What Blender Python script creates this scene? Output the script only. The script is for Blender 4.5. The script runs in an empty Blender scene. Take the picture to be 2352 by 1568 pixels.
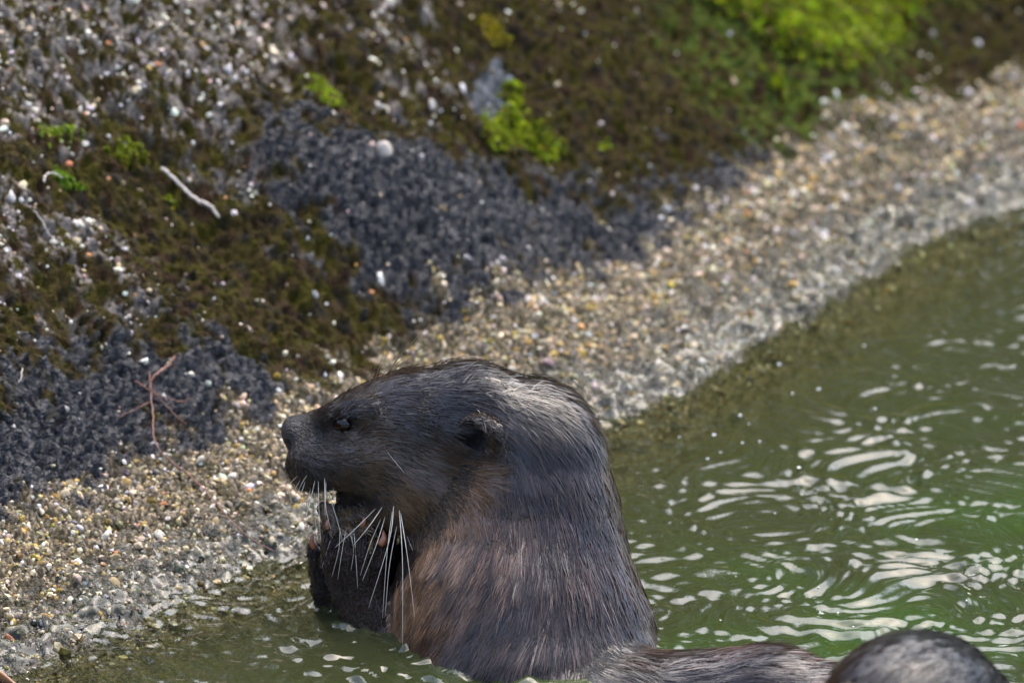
import bpy, math, random
import numpy as np
from mathutils import Vector, Matrix

rng = np.random.default_rng(7)
random.seed(7)
scene = bpy.context.scene
COL = scene.collection

# ------------------------------------------------------------------ camera, sky, sun, exposure
ELEV = math.radians(18.0)
DIST = 5.0
PXM = 3800.0                       # photo pixels (2352 wide frame) per metre at the otter
UC, VC, VW = 1176.0, 784.0, 1450.0  # frame centre, row of the waterline under the otter
SE, CE = math.sin(ELEV), math.cos(ELEV)
RIGHT = np.array([1.0, 0, 0])
UP = np.array([0, SE, CE])
BACK = np.array([0, -CE, SE])
TGT = UP * ((VW - VC) / PXM)
CAM = TGT + BACK * DIST

cam_data = bpy.data.cameras.new('camera')
cam = bpy.data.objects.new('camera', cam_data)
COL.objects.link(cam)
cam.matrix_world = Matrix([[RIGHT[0], UP[0], BACK[0], CAM[0]], [RIGHT[1], UP[1], BACK[1], CAM[1]],
                           [RIGHT[2], UP[2], BACK[2], CAM[2]], [0, 0, 0, 1]])
cam_data.sensor_width = 36.0
cam_data.lens = 36.0 * DIST / (2352.0 / PXM)
cam_data.clip_start, cam_data.clip_end = 0.1, 500.0
cam_data.dof.use_dof = True
cam_data.dof.focus_distance = DIST - 0.02
cam_data.dof.aperture_fstop = 9.0
scene.camera = cam

SUN_EL, SUN_AZ = math.radians(64), math.radians(22)   # azimuth from +Y towards +X
world = bpy.data.worlds.new('World')
scene.world = world
world.use_nodes = True
wn = world.node_tree.nodes
wn.clear()
sky = wn.new('ShaderNodeTexSky')
sky.sky_type = 'NISHITA'
sky.sun_disc = False
sky.sun_elevation = SUN_EL
sky.sun_rotation = SUN_AZ
sky.air_density, sky.dust_density, sky.ozone_density = 1.0, 3.6, 1.4
bg = wn.new('ShaderNodeBackground')
bg.inputs['Strength'].default_value = 0.15
wo = wn.new('ShaderNodeOutputWorld')
world.node_tree.links.new(sky.outputs[0], bg.inputs[0])
world.node_tree.links.new(bg.outputs[0], wo.inputs[0])

sun_data = bpy.data.lights.new('sun', 'SUN')
sun_data.energy = 0.75
sun_data.angle = math.radians(70)
sun_data.color = (1.0, 0.99, 0.97)
sun = bpy.data.objects.new('sun', sun_data)
COL.objects.link(sun)
sd = Vector((math.sin(SUN_AZ) * math.cos(SUN_EL), math.cos(SUN_AZ) * math.cos(SUN_EL), math.sin(SUN_EL)))
sun.rotation_euler = sd.to_track_quat('Z', 'Y').to_euler()
sun.location = (0, 0, 6)

scene.view_settings.view_transform = 'Standard'
scene.view_settings.look = 'None'
scene.view_settings.exposure = 2.0
scene.view_settings.gamma = 1.0
scene.render.engine = 'CYCLES'
scene.cycles.use_denoising = True
scene.cycles.max_bounces = 6
scene.cycles.transparent_max_bounces = 12

# ------------------------------------------------------------------ pixel helpers
def P(u, v, w=0.0):
    """frame pixel (u, v) at w photo-pixels in front of the otter's plane -> world (parallel projection)"""
    u, v, w = np.asarray(u, float), np.asarray(v, float), np.asarray(w, float)
    return (TGT + np.multiply.outer((u - UC) / PXM, RIGHT) + np.multiply.outer((VC - v) / PXM, UP)
            + np.multiply.outer(w / PXM, BACK))

def ray(u, v):
    d = -BACK * DIST + RIGHT * ((u - UC) / PXM) + UP * ((VC - v) / PXM)
    return d / np.linalg.norm(d)

def on_z(u, v, z=0.0):
    d = ray(u, v)
    return CAM + d * ((z - CAM[2]) / d[2])

def project(p):
    r = p - CAM
    dep = -(r @ BACK)
    k = DIST / dep
    return UC + (r @ RIGHT) * k * PXM, VC - (r @ UP) * k * PXM

# ------------------------------------------------------------------ noise fields
class Field:
    def __init__(self, lam, bw=0.5, period=1.0, n=1024, aniso=1.0, seed=0, power=0.0):
        r = np.random.default_rng(seed)
        w = np.fft.rfft2(r.standard_normal((n, n)))
        kx = np.fft.fftfreq(n, period / n)[:, None]
        ky = np.fft.rfftfreq(n, period / n)[None, :] * aniso
        k = np.sqrt(kx * kx + ky * ky) + 1e-9
        amp = np.exp(-(np.log(k * lam) / bw) ** 2)
        if power:
            amp = np.where(k * lam < 1, np.exp(-(np.log(k * lam) / bw) ** 2), (k * lam) ** (-power))
        amp[0, 0] = 0
        f = np.fft.irfft2(w * amp, (n, n))
        self.f = (f / f.std()).astype(np.float32)
        self.n, self.p = n, period
    def __call__(self, x, y):
        n = self.n
        fx, fy = np.asarray(x) / self.p * n, np.asarray(y) / self.p * n
        ix, iy = np.floor(fx).astype(int), np.floor(fy).astype(int)
        ax, ay = fx - ix, fy - iy
        i0, i1, j0, j1 = ix % n, (ix + 1) % n, iy % n, (iy + 1) % n
        f = self.f
        return (f[i0, j0] * (1 - ax) * (1 - ay) + f[i1, j0] * ax * (1 - ay) + f[i0, j1] * (1 - ax) * ay + f[i1, j1] * ax * ay)

def sstep(x, a, b):
    t = np.clip((x - a) / (b - a), 0, 1)
    return t * t * (3 - 2 * t)

def poly_sd(px, py, poly):
    """signed distance to a polygon, positive inside"""
    d = np.full(px.shape, 1e9)
    ins = np.zeros(px.shape, bool)
    n = len(poly)
    for i in range(n):
        x0, y0 = poly[i]
        x1, y1 = poly[(i + 1) % n]
        ex, ey = x1 - x0, y1 - y0
        h = np.clip(((px - x0) * ex + (py - y0) * ey) / (ex * ex + ey * ey + 1e-12), 0, 1)
        d = np.minimum(d, (px - x0 - h * ex) ** 2 + (py - y0 - h * ey) ** 2)
        c = ((y0 > py) != (y1 > py)) & (px < (x1 - x0) * (py - y0) / (y1 - y0 + 1e-12) + x0)
        ins ^= c
    d = np.sqrt(d)
    return np.where(ins, d, -d)

# ------------------------------------------------------------------ mesh / material helpers
def mesh_from(name, verts, faces, smooth=True):
    """faces: int array (m,3) or (m,4), or a list of such arrays"""
    if not isinstance(faces, list):
        faces = [faces]
    faces = [np.asarray(f, np.int32) for f in faces if len(f)]
    me = bpy.data.meshes.new(name)
    verts = np.ascontiguousarray(verts, np.float32)
    me.vertices.add(len(verts))
    me.vertices.foreach_set('co', verts.ravel())
    loops = np.concatenate([f.ravel() for f in faces])
    tot = np.concatenate([np.full(len(f), f.shape[1], np.int32) for f in faces])
    start = np.concatenate([[0], np.cumsum(tot)[:-1]]).astype(np.int32)
    me.loops.add(len(loops))
    me.loops.foreach_set('vertex_index', loops)
    me.polygons.add(len(tot))
    me.polygons.foreach_set('loop_start', start)
    me.polygons.foreach_set('use_smooth', np.full(len(tot), smooth))
    me.update(calc_edges=True)
    me.validate()
    return me

def set_col(me, col, name='Col'):
    a = me.attributes.new(name, 'FLOAT_COLOR', 'POINT')
    c = np.ones((len(me.vertices), 4), np.float32)
    c[:, :3] = col
    a.data.foreach_set('color', c.ravel())

def set_float(me, val, name):
    a = me.attributes.new(name, 'FLOAT', 'POINT')
    a.data.foreach_set('value', np.ascontiguousarray(val, np.float32))

def add_obj(name, data, mat=None, parent=None, label=None, cat=None, group=None, kind=None):
    o = bpy.data.objects.new(name, data)
    COL.objects.link(o)
    if mat is not None and data is not None and len(data.materials) == 0:
        data.materials.append(mat)
    if parent is not None:
        o.parent = parent
    for k, v in (('label', label), ('category', cat), ('group', group), ('kind', kind)):
        if v:
            o[k] = v
    return o

class NT:
    def __init__(self, name):
        self.m = bpy.data.materials.new(name)
        self.m.use_nodes = True
        self.t = self.m.node_tree
        self.t.nodes.clear()
        self.out = self.t.nodes.new('ShaderNodeOutputMaterial')
    def n(self, typ, inputs=None, **kw):
        nd = self.t.nodes.new('ShaderNode' + typ)
        for k, v in kw.items():
            setattr(nd, k, v)
        for k, v in (inputs or {}).items():
            s = nd.inputs[k]
            if hasattr(v, 'bl_idname') and not hasattr(v, 'is_output'):
                v = v.outputs[0]
            if hasattr(v, 'is_output'):
                self.t.links.new(v, s)
            else:
                s.default_value = v
        return nd
    def surf(self, nd):
        self.t.links.new(nd.outputs[0], self.out.inputs[0])
        return self.m

def noise(T, vec, scale, detail=3.0, rough=0.55):
    return T.n('TexNoise', {'Vector': vec, 'Scale': scale, 'Detail': detail, 'Roughness': rough})

def ramp(T, fac, a, b, c0=(0, 0, 0, 1), c1=(1, 1, 1, 1)):
    r = T.n('ValToRGB', {'Fac': fac})
    r.color_ramp.elements[0].position, r.color_ramp.elements[0].color = a, c0
    r.color_ramp.elements[1].position, r.color_ramp.elements[1].color = b, c1
    return r

def simple_mat(name, col, rough=0.5, var=0.3, scale=300.0, bump=0.0, bscale=800.0, attr=False, coat=0.0, spec=0.5):
    T = NT(name)
    tc = T.n('TexCoord')
    nz = noise(T, tc.outputs['Object'], scale)
    if attr:
        base = T.n('Attribute', attribute_name='Col').outputs['Color']
    else:
        base = T.n('RGB')
        base.outputs[0].default_value = (*col, 1)
        base = base.outputs[0]
    mul = T.n('MapRange', {'Value': nz.outputs[0], 'From Min': 0.3, 'From Max': 0.7, 'To Min': 1 - var, 'To Max': 1 + var})
    vm = T.n('VectorMath', {0: base, 1: mul.outputs[0]}, operation='MULTIPLY')
    b = T.n('BsdfPrincipled', {'Base Color': vm.outputs[0], 'Roughness': rough, 'Coat Weight': coat,
                               'Coat Roughness': 0.12, 'Specular IOR Level': spec})
    if bump:
        bz = noise(T, tc.outputs['Object'], bscale, 4.0)
        bp = T.n('Bump', {'Height': bz.outputs[0], 'Strength': 0.8, 'Distance': bump})
        T.t.links.new(bp.outputs[0], b.inputs['Normal'])
    return T.surf(b)

# ------------------------------------------------------------------ the bank: shoreline frame
SHORE_PX = [(0, 1552), (50, 1530), (200, 1470), (350, 1408), (480, 1338), (690, 1272), (1380, 975), (1500, 935),
            (1640, 850), (1740, 780), (1900, 695), (2040, 600), (2180, 520), (2352, 478)]
SH = np.array([on_z(u, v)[:2] for u, v in SHORE_PX])
DA = SH[-1] - SH[0]
DA /= np.linalg.norm(DA)                     # along the shore
DN = np.array([-DA[1], DA[0]])               # uphill, away from the water
S0 = SH[0]
sh_t = (SH - S0) @ DA
sh_s = (SH - S0) @ DN
sh_t = np.concatenate([[sh_t[0] - 2.0], sh_t, [sh_t[-1] + 2.0]])
sh_s = np.concatenate([[0.10], sh_s, [0.12]])

def s_off(t):
    # smoothed polyline
    acc = 0
    for d in (-0.04, -0.02, 0, 0.02, 0.04):
        acc = acc + np.interp(t + d, sh_t, sh_s)
    return acc / 5

def xy_to_ts(x, y):
    rx, ry = x - S0[0], y - S0[1]
    t = rx * DA[0] + ry * DA[1]
    return t, rx * DN[0] + ry * DN[1] - s_off(t)

def ts_to_xy(t, s):
    ss = s + s_off(t)
    return S0[0] + DA[0] * t + DN[0] * ss, S0[1] + DA[1] * t + DN[1] * ss

f_big = Field(0.28, 0.5, 2.4, 512, seed=1)
f_mid = Field(0.055, 0.5, 1.2, 512, aniso=1.5, seed=2)
f_lump = Field(0.016, 0.45, 1.0, 1024, aniso=1.5, seed=3)
f_grain = Field(0.0062, 0.4, 1.0, 1024, aniso=1.35, seed=4)
f_grain2 = Field(0.0042, 0.4, 0.7, 1024, aniso=1.0, seed=5)
f_edge = Field(0.05, 0.9, 1.3, 1024, seed=6)
f_edge2 = Field(0.018, 0.6, 1.0, 1024, seed=8)

def prof(s):
    """height above the water against distance uphill from the shoreline"""
    a = np.where(s < 0, s * 0.62, 0)
    a = np.where(s >= 0, s * 0.30, a)
    up = np.clip(s - 0.115, 0, None)
    # the slope steepens past the gravel belt, then rolls over to a flat top
    a = a + (np.sqrt(up * up + 0.03 ** 2) - 0.03) * 0.50
    roll = np.clip(s - 0.80, 0, None)
    a = a - (np.sqrt(roll * roll + 0.15 ** 2) - 0.15) * 0.79
    return np.maximum(a, -0.9)

def base_h(t, s):
    m = sstep(s, 0.02, 0.25)
    return prof(s) + 0.010 * m * f_big(t, s) + (0.0018 + 0.0008 * sstep(s, 0.08, 0.2)) * f_mid(t, s) + 0.0010 * (1 - sstep(s, 0.06, 0.14)) * f_edge2(t, s)

def px_to_ts(u, v):
    d = ray(u, v)
    lo, hi = DIST - 1.2, DIST + 2.5
    k = np.linspace(lo, hi, 900)
    p = CAM + k[:, None] * d
    t, s = xy_to_ts(p[:, 0], p[:, 1])
    g = p[:, 2] - base_h(t, s)
    i = int(np.argmax(g < 0))
    if i == 0:
        i = len(k) - 1
    a = g[i - 1] / (g[i - 1] - g[i] + 1e-12)
    kk = k[i - 1] + a * (k[i] - k[i - 1])
    q = CAM + kk * d
    t, s = xy_to_ts(q[0], q[1])
    return float(t), float(s)

def poly_ts(pts):
    return [px_to_ts(u, v) for u, v in pts]

# zones of the rock's own colour, traced in the photo and carried onto the slope
BLACK = [poly_ts(p) for p in (
    [(-250, 960), (0, 870), (200, 800), (420, 770), (560, 800), (640, 890), (560, 960), (430, 1010), (330, 1060), (150, 1130), (0, 1190), (-250, 1320)],
    [(570, 340), (640, 250), (800, 290), (1000, 330), (1250, 430), (1500, 470), (1760, 380), (1530, 560), (1250, 620), (1010, 725), (900, 690), (830, 600), (700, 490)],
)]
GREY = [poly_ts(p) for p in ([(1075, 165), (1140, 150), (1185, 230), (1150, 290), (1090, 250)],)]
PALE = [poly_ts(p) for p in (
    [(-300, -300), (620, -200), (720, 60), (640, 200), (520, 300), (330, 240), (150, 300), (-300, 360)],
    [(820, -150), (930, -100), (990, 200), (900, 180), (830, 60)],
    [(-200, 400), (60, 430), (220, 520), (330, 680), (260, 700), (120, 610), (-200, 760)],
    [(540, 280), (640, 330), (600, 420), (540, 360)],
)]
MOSSY = [poly_ts(p) for p in ([(1480, -300), (2200, -300), (2130, 60), (2040, 200), (1900, 330), (1700, 300), (1560, 160)],)]
BELT_PX = [(-600, 1420), (0, 1190), (330, 1060), (600, 950), (780, 860), (1000, 745), (1250, 640), (1500, 560), (1700, 420), (1830, 330), (2040, 240), (2352, 170), (2700, 60)]
BELT = np.array(poly_ts(BELT_PX))

def zones(t, s):
    wob = 0.012 * f_edge(t, s) + 0.006 * f_edge2(t, s)
    z = {}
    z['black'] = np.max([sstep(poly_sd(t, s, p) + wob + 0.005 * f_grain(t, s) + 0.004 * f_lump(t, s), -0.012, 0.014) for p in BLACK], axis=0)
    z['grey'] = sstep(poly_sd(t, s, GREY[0]) + wob * 0.5, -0.004, 0.006)
    z['pale'] = np.max([sstep(poly_sd(t, s, p) + wob * 1.6, -0.018, 0.020) for p in PALE], axis=0)
    far = sstep(s, 0.42, 0.55) * sstep(t, 0.45, 0.9)
    z['mossy'] = np.maximum(sstep(poly_sd(t, s, MOSSY[0]) + wob, -0.03, 0.03), far)
    edge = np.interp(t, BELT[:, 0], BELT[:, 1])
    z['belt'] = 1 - sstep(s + wob * 0.7 - edge, -0.010, 0.012)
    z['wet'] = 1 - sstep(s + wob * 1.2, 0.022, 0.075 + 0.012 * sstep(t, 0.35, 0.6))
    return z

def axis(lo, hi, step, lo2, hi2, k=1.25):
    mid = np.arange(lo, hi, step)
    def tail(a, b, st):
        r = []
        x, h = a, st
        while abs(x - b) > 1e-6 and abs(x - a) < abs(b - a):
            h *= k
            x = x + math.copysign(h, b - a)
            r.append(x)
        if r:
            r[-1] = b
        return np.array(r)
    return np.concatenate([tail(lo, lo2, step)[::-1], mid, tail(mid[-1], hi2, step)])

def grid_faces(ni, nj):
    i, j = np.meshgrid(np.arange(ni - 1), np.arange(nj - 1), indexing='ij')
    a = (i * nj + j).ravel()
    return np.stack([a, a + nj, a + nj + 1, a + 1], 1)

tc_px = [(0, 0), (2352, 0), (0, 1500), (2352, 480)]
corner = [px_to_ts(*c) for c in tc_px]
T_LO, T_HI = min(c[0] for c in corner) - 0.04, max(c[0] for c in corner) + 0.04
S_HI = max(c[1] for c in corner) + 0.03
print('rock ts range', T_LO, T_HI, S_HI, corner)
t_ax = axis(T_LO, T_HI, 0.0019, -14, 16)
s_ax = axis(-0.03, S_HI, 0.0017, -1.6, 14)
TT, SS = np.meshgrid(t_ax, s_ax, indexing='ij')
tt, ss = TT.ravel(), SS.ravel()
zz = zones(tt, ss)
hh = base_h(tt, ss)
g1, g2, lump = f_grain(tt, ss), f_grain2(tt, ss), f_lump(tt, ss)
up = 1 - zz['belt']
fine = np.exp(-np.clip(np.maximum(np.maximum(T_LO - tt, tt - T_HI), np.maximum(ss - S_HI, -0.03 - ss)), 0, None) / 0.05)
rel = up * (1 - 0.1 * zz['black']) * (0.0014 * g1 + 0.0012 * lump - 0.0016 * np.clip(-g1 - 0.5, 0, 2) + 0.0005 * g2) + zz['black'] * (0.0009 * g2 + 0.0006 * g1 - 0.0004 * lump) + zz['belt'] * (0.0008 * g2 + 0.0007 * g1 + 0.0012 * lump)
rel = rel * fine
xx, yy = ts_to_xy(tt, ss)
slope = np.arctan(np.gradient(prof(s_ax), s_ax))
sl = np.tile(slope, len(t_ax))
nx, ny, nz = -np.sin(sl) * DN[0], -np.sin(sl) * DN[1], np.cos(sl)
rock_v = np.stack([xx + nx * rel, yy + ny * rel, hh + nz * rel], 1)

def lerp(a, b, m):
    return a * (1 - m[:, None]) + np.asarray(b) * m[:, None]

hue = f_edge(tt * 1.7 + 3, ss * 1.7)
hue2 = f_edge2(tt + 0.3, ss + 0.2)
c = np.tile(np.array([0.040, 0.029, 0.0085]), (len(tt), 1))                       # brown algae crust
c = lerp(c, [0.041, 0.035, 0.005], sstep(hue, 0.0, 1.2))                          # olive
c = lerp(c, [0.034, 0.020, 0.010], sstep(-hue, 0.6, 1.6))                         # red brown
c = lerp(c, [0.017, 0.015, 0.012], sstep(hue2, 0.3, 1.6) * 0.8)
c = lerp(c, [0.10, 0.15, 0.018], zz['mossy'] * sstep(hue2 + hue * 0.5, -1.0, 1.0) * 0.5)
c = lerp(c, [0.22, 0.19, 0.165], zz['pale'] * sstep(g2 + 1.2 * hue2, -0.2, 1.2) * 0.85)
c = lerp(c, [0.006, 0.007, 0.011], zz['black'])
c = lerp(c, [0.10, 0.105, 0.11], zz['grey'])
grit = sstep(g2, -0.2, 1.1)
blot = sstep(f_edge(tt * 2.2 + 1, ss * 2.2) + 0.7 * hue2, 0.2, 1.6)
belt_c = lerp(np.tile(np.array([0.030, 0.021, 0.009]), (len(tt), 1)), [0.30, 0.235, 0.145], grit)
belt_c = lerp(belt_c, [0.040, 0.032, 0.010], blot * 0.85)
belt_c = lerp(belt_c, [0.034, 0.030, 0.014], zz['wet'] * 0.85)
belt_c = lerp(belt_c, [0.085, 0.060, 0.018], 1 - sstep(ss, -0.02, 0.004))
c = lerp(c, 0, zz['belt']) + belt_c * zz['belt'][:, None]
c = lerp(c, [0.055, 0.042, 0.014], 1 - sstep(ss, -0.15, -0.03))
rock_me = mesh_from('rock_bank', rock_v, grid_faces(len(t_ax), len(s_ax)))
set_col(rock_me, c)
set_float(rock_me, np.clip(np.maximum.reduce([zz['wet'], zz['black'] * 0.85, zz['belt'] * 0.35]), 0, 1), 'wet')

T = NT('rock')
tc = T.n('TexCoord')
att = T.n('Attribute', attribute_name='Col')
wet = T.n('Attribute', attribute_name='wet')
n1 = noise(T, tc.outputs['Object'], 420, 4)
n2 = noise(T, tc.outputs['Object'], 430, 3, 0.6)
mul = T.n('MapRange', {'Value': n1.outputs[0], 'From Min': 0.3, 'From Max': 0.7, 'To Min': 0.55, 'To Max': 1.5})
vm = T.n('VectorMath', {0: att.outputs['Color'], 1: mul.outputs[0]}, operation='MULTIPLY')
rg = T.n('MapRange', {'Value': wet.outputs['Fac'], 'To Min': 0.8, 'To Max': 0.22})
sp = T.n('MapRange', {'Value': wet.outputs['Fac'], 'To Min': 0.05, 'To Max': 0.50})
b = T.n('BsdfPrincipled', {'Base Color': vm.outputs[0], 'Roughness': rg.outputs[0], 'Specular IOR Level': sp.outputs[0]})
bp = T.n('Bump', {'Height': n2.outputs[0], 'Strength': 1.0, 'Distance': 0.0034})
bp2 = T.n('Bump', {'Height': n1.outputs[0], 'Strength': 0.8, 'Distance': 0.0022, 'Normal': bp.outputs[0]})
T.t.links.new(bp2.outputs[0], b.inputs['Normal'])
rock_mat = T.surf(b)
rock = add_obj('rock_bank', rock_me, rock_mat, kind='structure', label='dark algae crusted rock bank sloping into green water')

def rock_surface(t, s):
    t, s = np.asarray(t, float), np.asarray(s, float)
    x, y = ts_to_xy(t, s)
    return np.stack([x, y, base_h(t, s)], -1)

def rock_normal(t, s, e=0.004):
    a = rock_surface(t + e, s) - rock_surface(t - e, s)
    b_ = rock_surface(t, s + e) - rock_surface(t, s - e)
    n = np.cross(a, b_)
    n /= np.linalg.norm(n, axis=-1, keepdims=True)
    return np.where(n[..., 2:3] < 0, -n, n)

# ------------------------------------------------------------------ pebbles set in the bank
def ico():
    g = (1 + 5 ** 0.5) / 2
    v = np.array([(-1, g, 0), (1, g, 0), (-1, -g, 0), (1, -g, 0), (0, -1, g), (0, 1, g), (0, -1, -g), (0, 1, -g), (g, 0, -1), (g, 0, 1), (-g, 0, -1), (-g, 0, 1)], float)
    f = np.array([(0, 11, 5), (0, 5, 1), (0, 1, 7), (0, 7, 10), (0, 10, 11), (1, 5, 9), (5, 11, 4), (11, 10, 2), (10, 7, 6), (7, 1, 8), (3, 9, 4), (3, 4, 2), (3, 2, 6), (3, 6, 8), (3, 8, 9), (4, 9, 5), (2, 4, 11), (6, 2, 10), (8, 6, 7), (9, 8, 1)])
    return v / np.linalg.norm(v[0]), f
ICO_V, ICO_F = ico()

def subdiv(v, f):
    v = list(map(tuple, v)); cache = {}; nf = []
    def mid(a, b_):
        k = (min(a, b_), max(a, b_))
        if k not in cache:
            m = (np.array(v[a]) + np.array(v[b_])) / 2
            v.append(tuple(m / np.linalg.norm(m))); cache[k] = len(v) - 1
        return cache[k]
    for a, b_, c_ in f:
        x, y, z = mid(a, b_), mid(b_, c_), mid(c_, a)
        nf += [(a, x, z), (b_, y, x), (c_, z, y), (x, y, z)]
    return np.array(v), np.array(nf)
ICO2_V, ICO2_F = subdiv(ICO_V, ICO_F)

PEB = np.array([(0.54, 0.44, 0.28), (0.45, 0.34, 0.18), (0.60, 0.54, 0.44), (0.40, 0.25, 0.07), (0.31, 0.225, 0.04), (0.45, 0.33, 0.25),
                (0.26, 0.22, 0.17), (0.47, 0.21, 0.08), (0.54, 0.50, 0.47), (0.10, 0.09, 0.085), (0.44, 0.36, 0.20)])
PEB_W = np.array([0.19, 0.18, 0.10, 0.10, 0.10, 0.035, 0.12, 0.012, 0.05, 0.05, 0.09])
PALE_W = np.array([0.16, 0.06, 0.27, 0.01, 0.0, 0.10, 0.12, 0.02, 0.25, 0.01, 0.0])

cell = 0.0031
ct = np.arange(T_LO, T_HI, cell)
cs = np.arange(-0.02, S_HI, cell)
pt, ps = [a.ravel() for a in np.meshgrid(ct, cs, indexing='ij')]
pt = pt + rng.uniform(-0.5, 0.5, pt.shape) * cell
ps = ps + rng.uniform(-0.5, 0.5, ps.shape) * cell
pz = zones(pt, ps)
clus = f_edge2(pt * 0.8 + 0.11, ps * 0.8)
dens = (0.016 + 0.06 * sstep(clus, 0.8, 1.7)) * (1 - pz['mossy'] * 0.5)
dens = dens * (1 - pz['pale']) + pz['pale'] * (0.10 + 0.50 * sstep(clus, -0.5, 0.9))
dens = dens * (1 - pz['black']) + pz['black'] * 0.03
dens = dens * (1 - pz['belt']) + pz['belt'] * (0.90 - 0.25 * pz['wet'] - 0.35 * sstep(clus, 0.9, 1.8))
keep = rng.uniform(0, 1, pt.shape) < dens
pt, ps = pt[keep], ps[keep]
pz = {k: v[keep] for k, v in pz.items()}
NP = len(pt)
rad = np.exp(rng.normal(math.log(0.00122), 0.50, NP))
big = rng.uniform(0, 1, NP) < 0.035
rad = np.where(big, rad * 1.9, rad)
rad = np.clip(rad, 0.0008, 0.0052)
ci = np.where(pz['belt'] > 0.5, rng.choice(len(PEB), NP, p=PEB_W / PEB_W.sum()), rng.choice(len(PEB), NP, p=PALE_W / PALE_W.sum()))
pcol = PEB[ci] * rng.uniform(0.7, 1.4, (NP, 1)) * (1 + rng.normal(0, 0.06, (NP, 3)))
pb = sstep(f_edge(pt * 2.2 + 1, ps * 2.2) + 0.7 * f_edge2(pt + 0.3, ps + 0.2), 0.2, 1.6) * pz['belt']
pcol = pcol * (1 - pb[:, None] * np.array([0.50, 0.52, 0.68]) * rng.uniform(0.4, 1.2, (NP, 1)))
stain = np.clip(pz['wet'], 0, 1)[:, None]
pcol = pcol * (1 - stain * 0.60 * np.array([0.95, 0.95, 1.0]) * rng.uniform(0.5, 1.15, (NP, 1)))
pcol = np.where((pz['belt'] < 0.5)[:, None] & (pz['pale'] < 0.5)[:, None], pcol * 0.9, pcol)
cen = rock_surface(pt, ps)
nrm = rock_normal(pt, ps)
cen = cen + nrm * (rad * np.where(rad > 0.0028, rng.uniform(-0.6, 0.0, NP), rng.uniform(-0.75, 0.25, NP) - 0.15 * pz['wet']))[:, None]

def rand_rot(n):
    q = rng.standard_normal((n, 4))
    q /= np.linalg.norm(q, axis=1, keepdims=True)
    w, x, y, z = q.T
    return np.stack([np.stack([1 - 2 * (y * y + z * z), 2 * (x * y - z * w), 2 * (x * z + y * w)], -1),
                     np.stack([2 * (x * y + z * w), 1 - 2 * (x * x + z * z), 2 * (y * z - x * w)], -1),
                     np.stack([2 * (x * z - y * w), 2 * (y * z + x * w), 1 - 2 * (x * x + y * y)], -1)], 1)

T = NT('pebble')
tc = T.n('TexCoord')
att = T.n('Attribute', attribute_name='Col')
wet = T.n('Attribute', attribute_name='wet')
n1 = noise(T, tc.outputs['Object'], 900, 3)
mul = T.n('MapRange', {'Value': n1.outputs[0], 'From Min': 0.3, 'From Max': 0.7, 'To Min': 0.65, 'To Max': 1.3})
vm = T.n('VectorMath', {0: att.outputs['Color'], 1: mul.outputs[0]}, operation='MULTIPLY')
rg = T.n('MapRange', {'Value': wet.outputs['Fac'], 'To Min': 0.5, 'To Max': 0.12})
sp = T.n('MapRange', {'Value': wet.outputs['Fac'], 'To Min': 0.15, 'To Max': 0.65})
b = T.n('BsdfPrincipled', {'Base Color': vm.outputs[0], 'Roughness': rg.outputs[0], 'Specular IOR Level': sp.outputs[0]})
bp = T.n('Bump', {'Height': n1.outputs[0], 'Strength': 0.7, 'Distance': 0.0006})
T.t.links.new(bp.outputs[0], b.inputs['Normal'])
peb_mat = T.surf(b)
pu, pv = project(cen)
inside = (pu > 5) & (pu < 2347) & (pv > 5) & (pv < 1560) & (ps > 0.004)
hid = (((pu > 690) & (pv > 860) & (pu < 1480) & (pv > 1240 - 0.5 * (pu - 690))))
score = np.where(inside & ~hid, rad, 0)
order = np.argsort(-score)
parts_i = order[:300]
rest = np.ones(NP, bool)
rest[parts_i] = False
# the rest, one mesh
ri = np.nonzero(rest)[0]
sc_ = np.stack([rad[ri] * rng.uniform(0.9, 1.35, len(ri)), rad[ri] * rng.uniform(0.75, 1.1, len(ri)), rad[ri] * rng.uniform(0.6, 0.95, len(ri))], 1)
R = rand_rot(len(ri))
lv = ICO_V[None] * rng.uniform(0.7, 1.25, (len(ri), 12, 1)) * sc_[:, None, :]
gv = np.einsum('nij,nkj->nki', R, lv) + cen[ri][:, None, :]
gf = (ICO_F[None] + 12 * np.arange(len(ri))[:, None, None]).reshape(-1, 3)
gme = mesh_from('gravel', gv.reshape(-1, 3), gf, smooth=False)
set_col(gme, np.repeat(pcol[ri], 12, 0))
set_float(gme, np.repeat(np.clip(pz['wet'][ri] + 0.15, 0, 1), 12), 'wet')
add_obj('gravel', gme, peb_mat, rock, kind='stuff')
# the 300 largest, each its own part
variants = []
for k in range(30):
    r2 = np.random.default_rng(100 + k)
    v = ICO2_V * r2.uniform(0.93, 1.06, (len(ICO2_V), 1))
    for _ in range(11):                                   # knock off flat faces: broken quartz, not marbles
        pn = r2.standard_normal(3); pn /= np.linalg.norm(pn)
        dd = v @ pn
        v = v - np.outer(np.clip(dd - r2.uniform(0.38, 0.75), 0, None), pn)
    v = v * np.array([1.2, 0.95, 0.75]) * r2.uniform(0.85, 1.15, 3)
    me = mesh_from('pebble', v, ICO2_F)
    cc = PEB[r2.choice(len(PEB), p=(PEB_W if k < 20 else PALE_W) / (PEB_W if k < 20 else PALE_W).sum())] * r2.uniform(0.75, 1.1)
    set_col(me, np.tile(cc, (len(v), 1)))
    me.materials.append(peb_mat)
    variants.append(me)
for i in parts_i:
    k = random.randrange(20) if pz['belt'][i] > 0.5 else 20 + random.randrange(10)
    o = bpy.data.objects.new('pebble', variants[k])
    COL.objects.link(o)
    o.parent = rock
    o.location = cen[i]
    o.rotation_euler = tuple(rng.uniform(0, 6.28, 3))
    o.scale = (rad[i],) * 3
print('pebbles', NP, 'script rock done')

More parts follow.
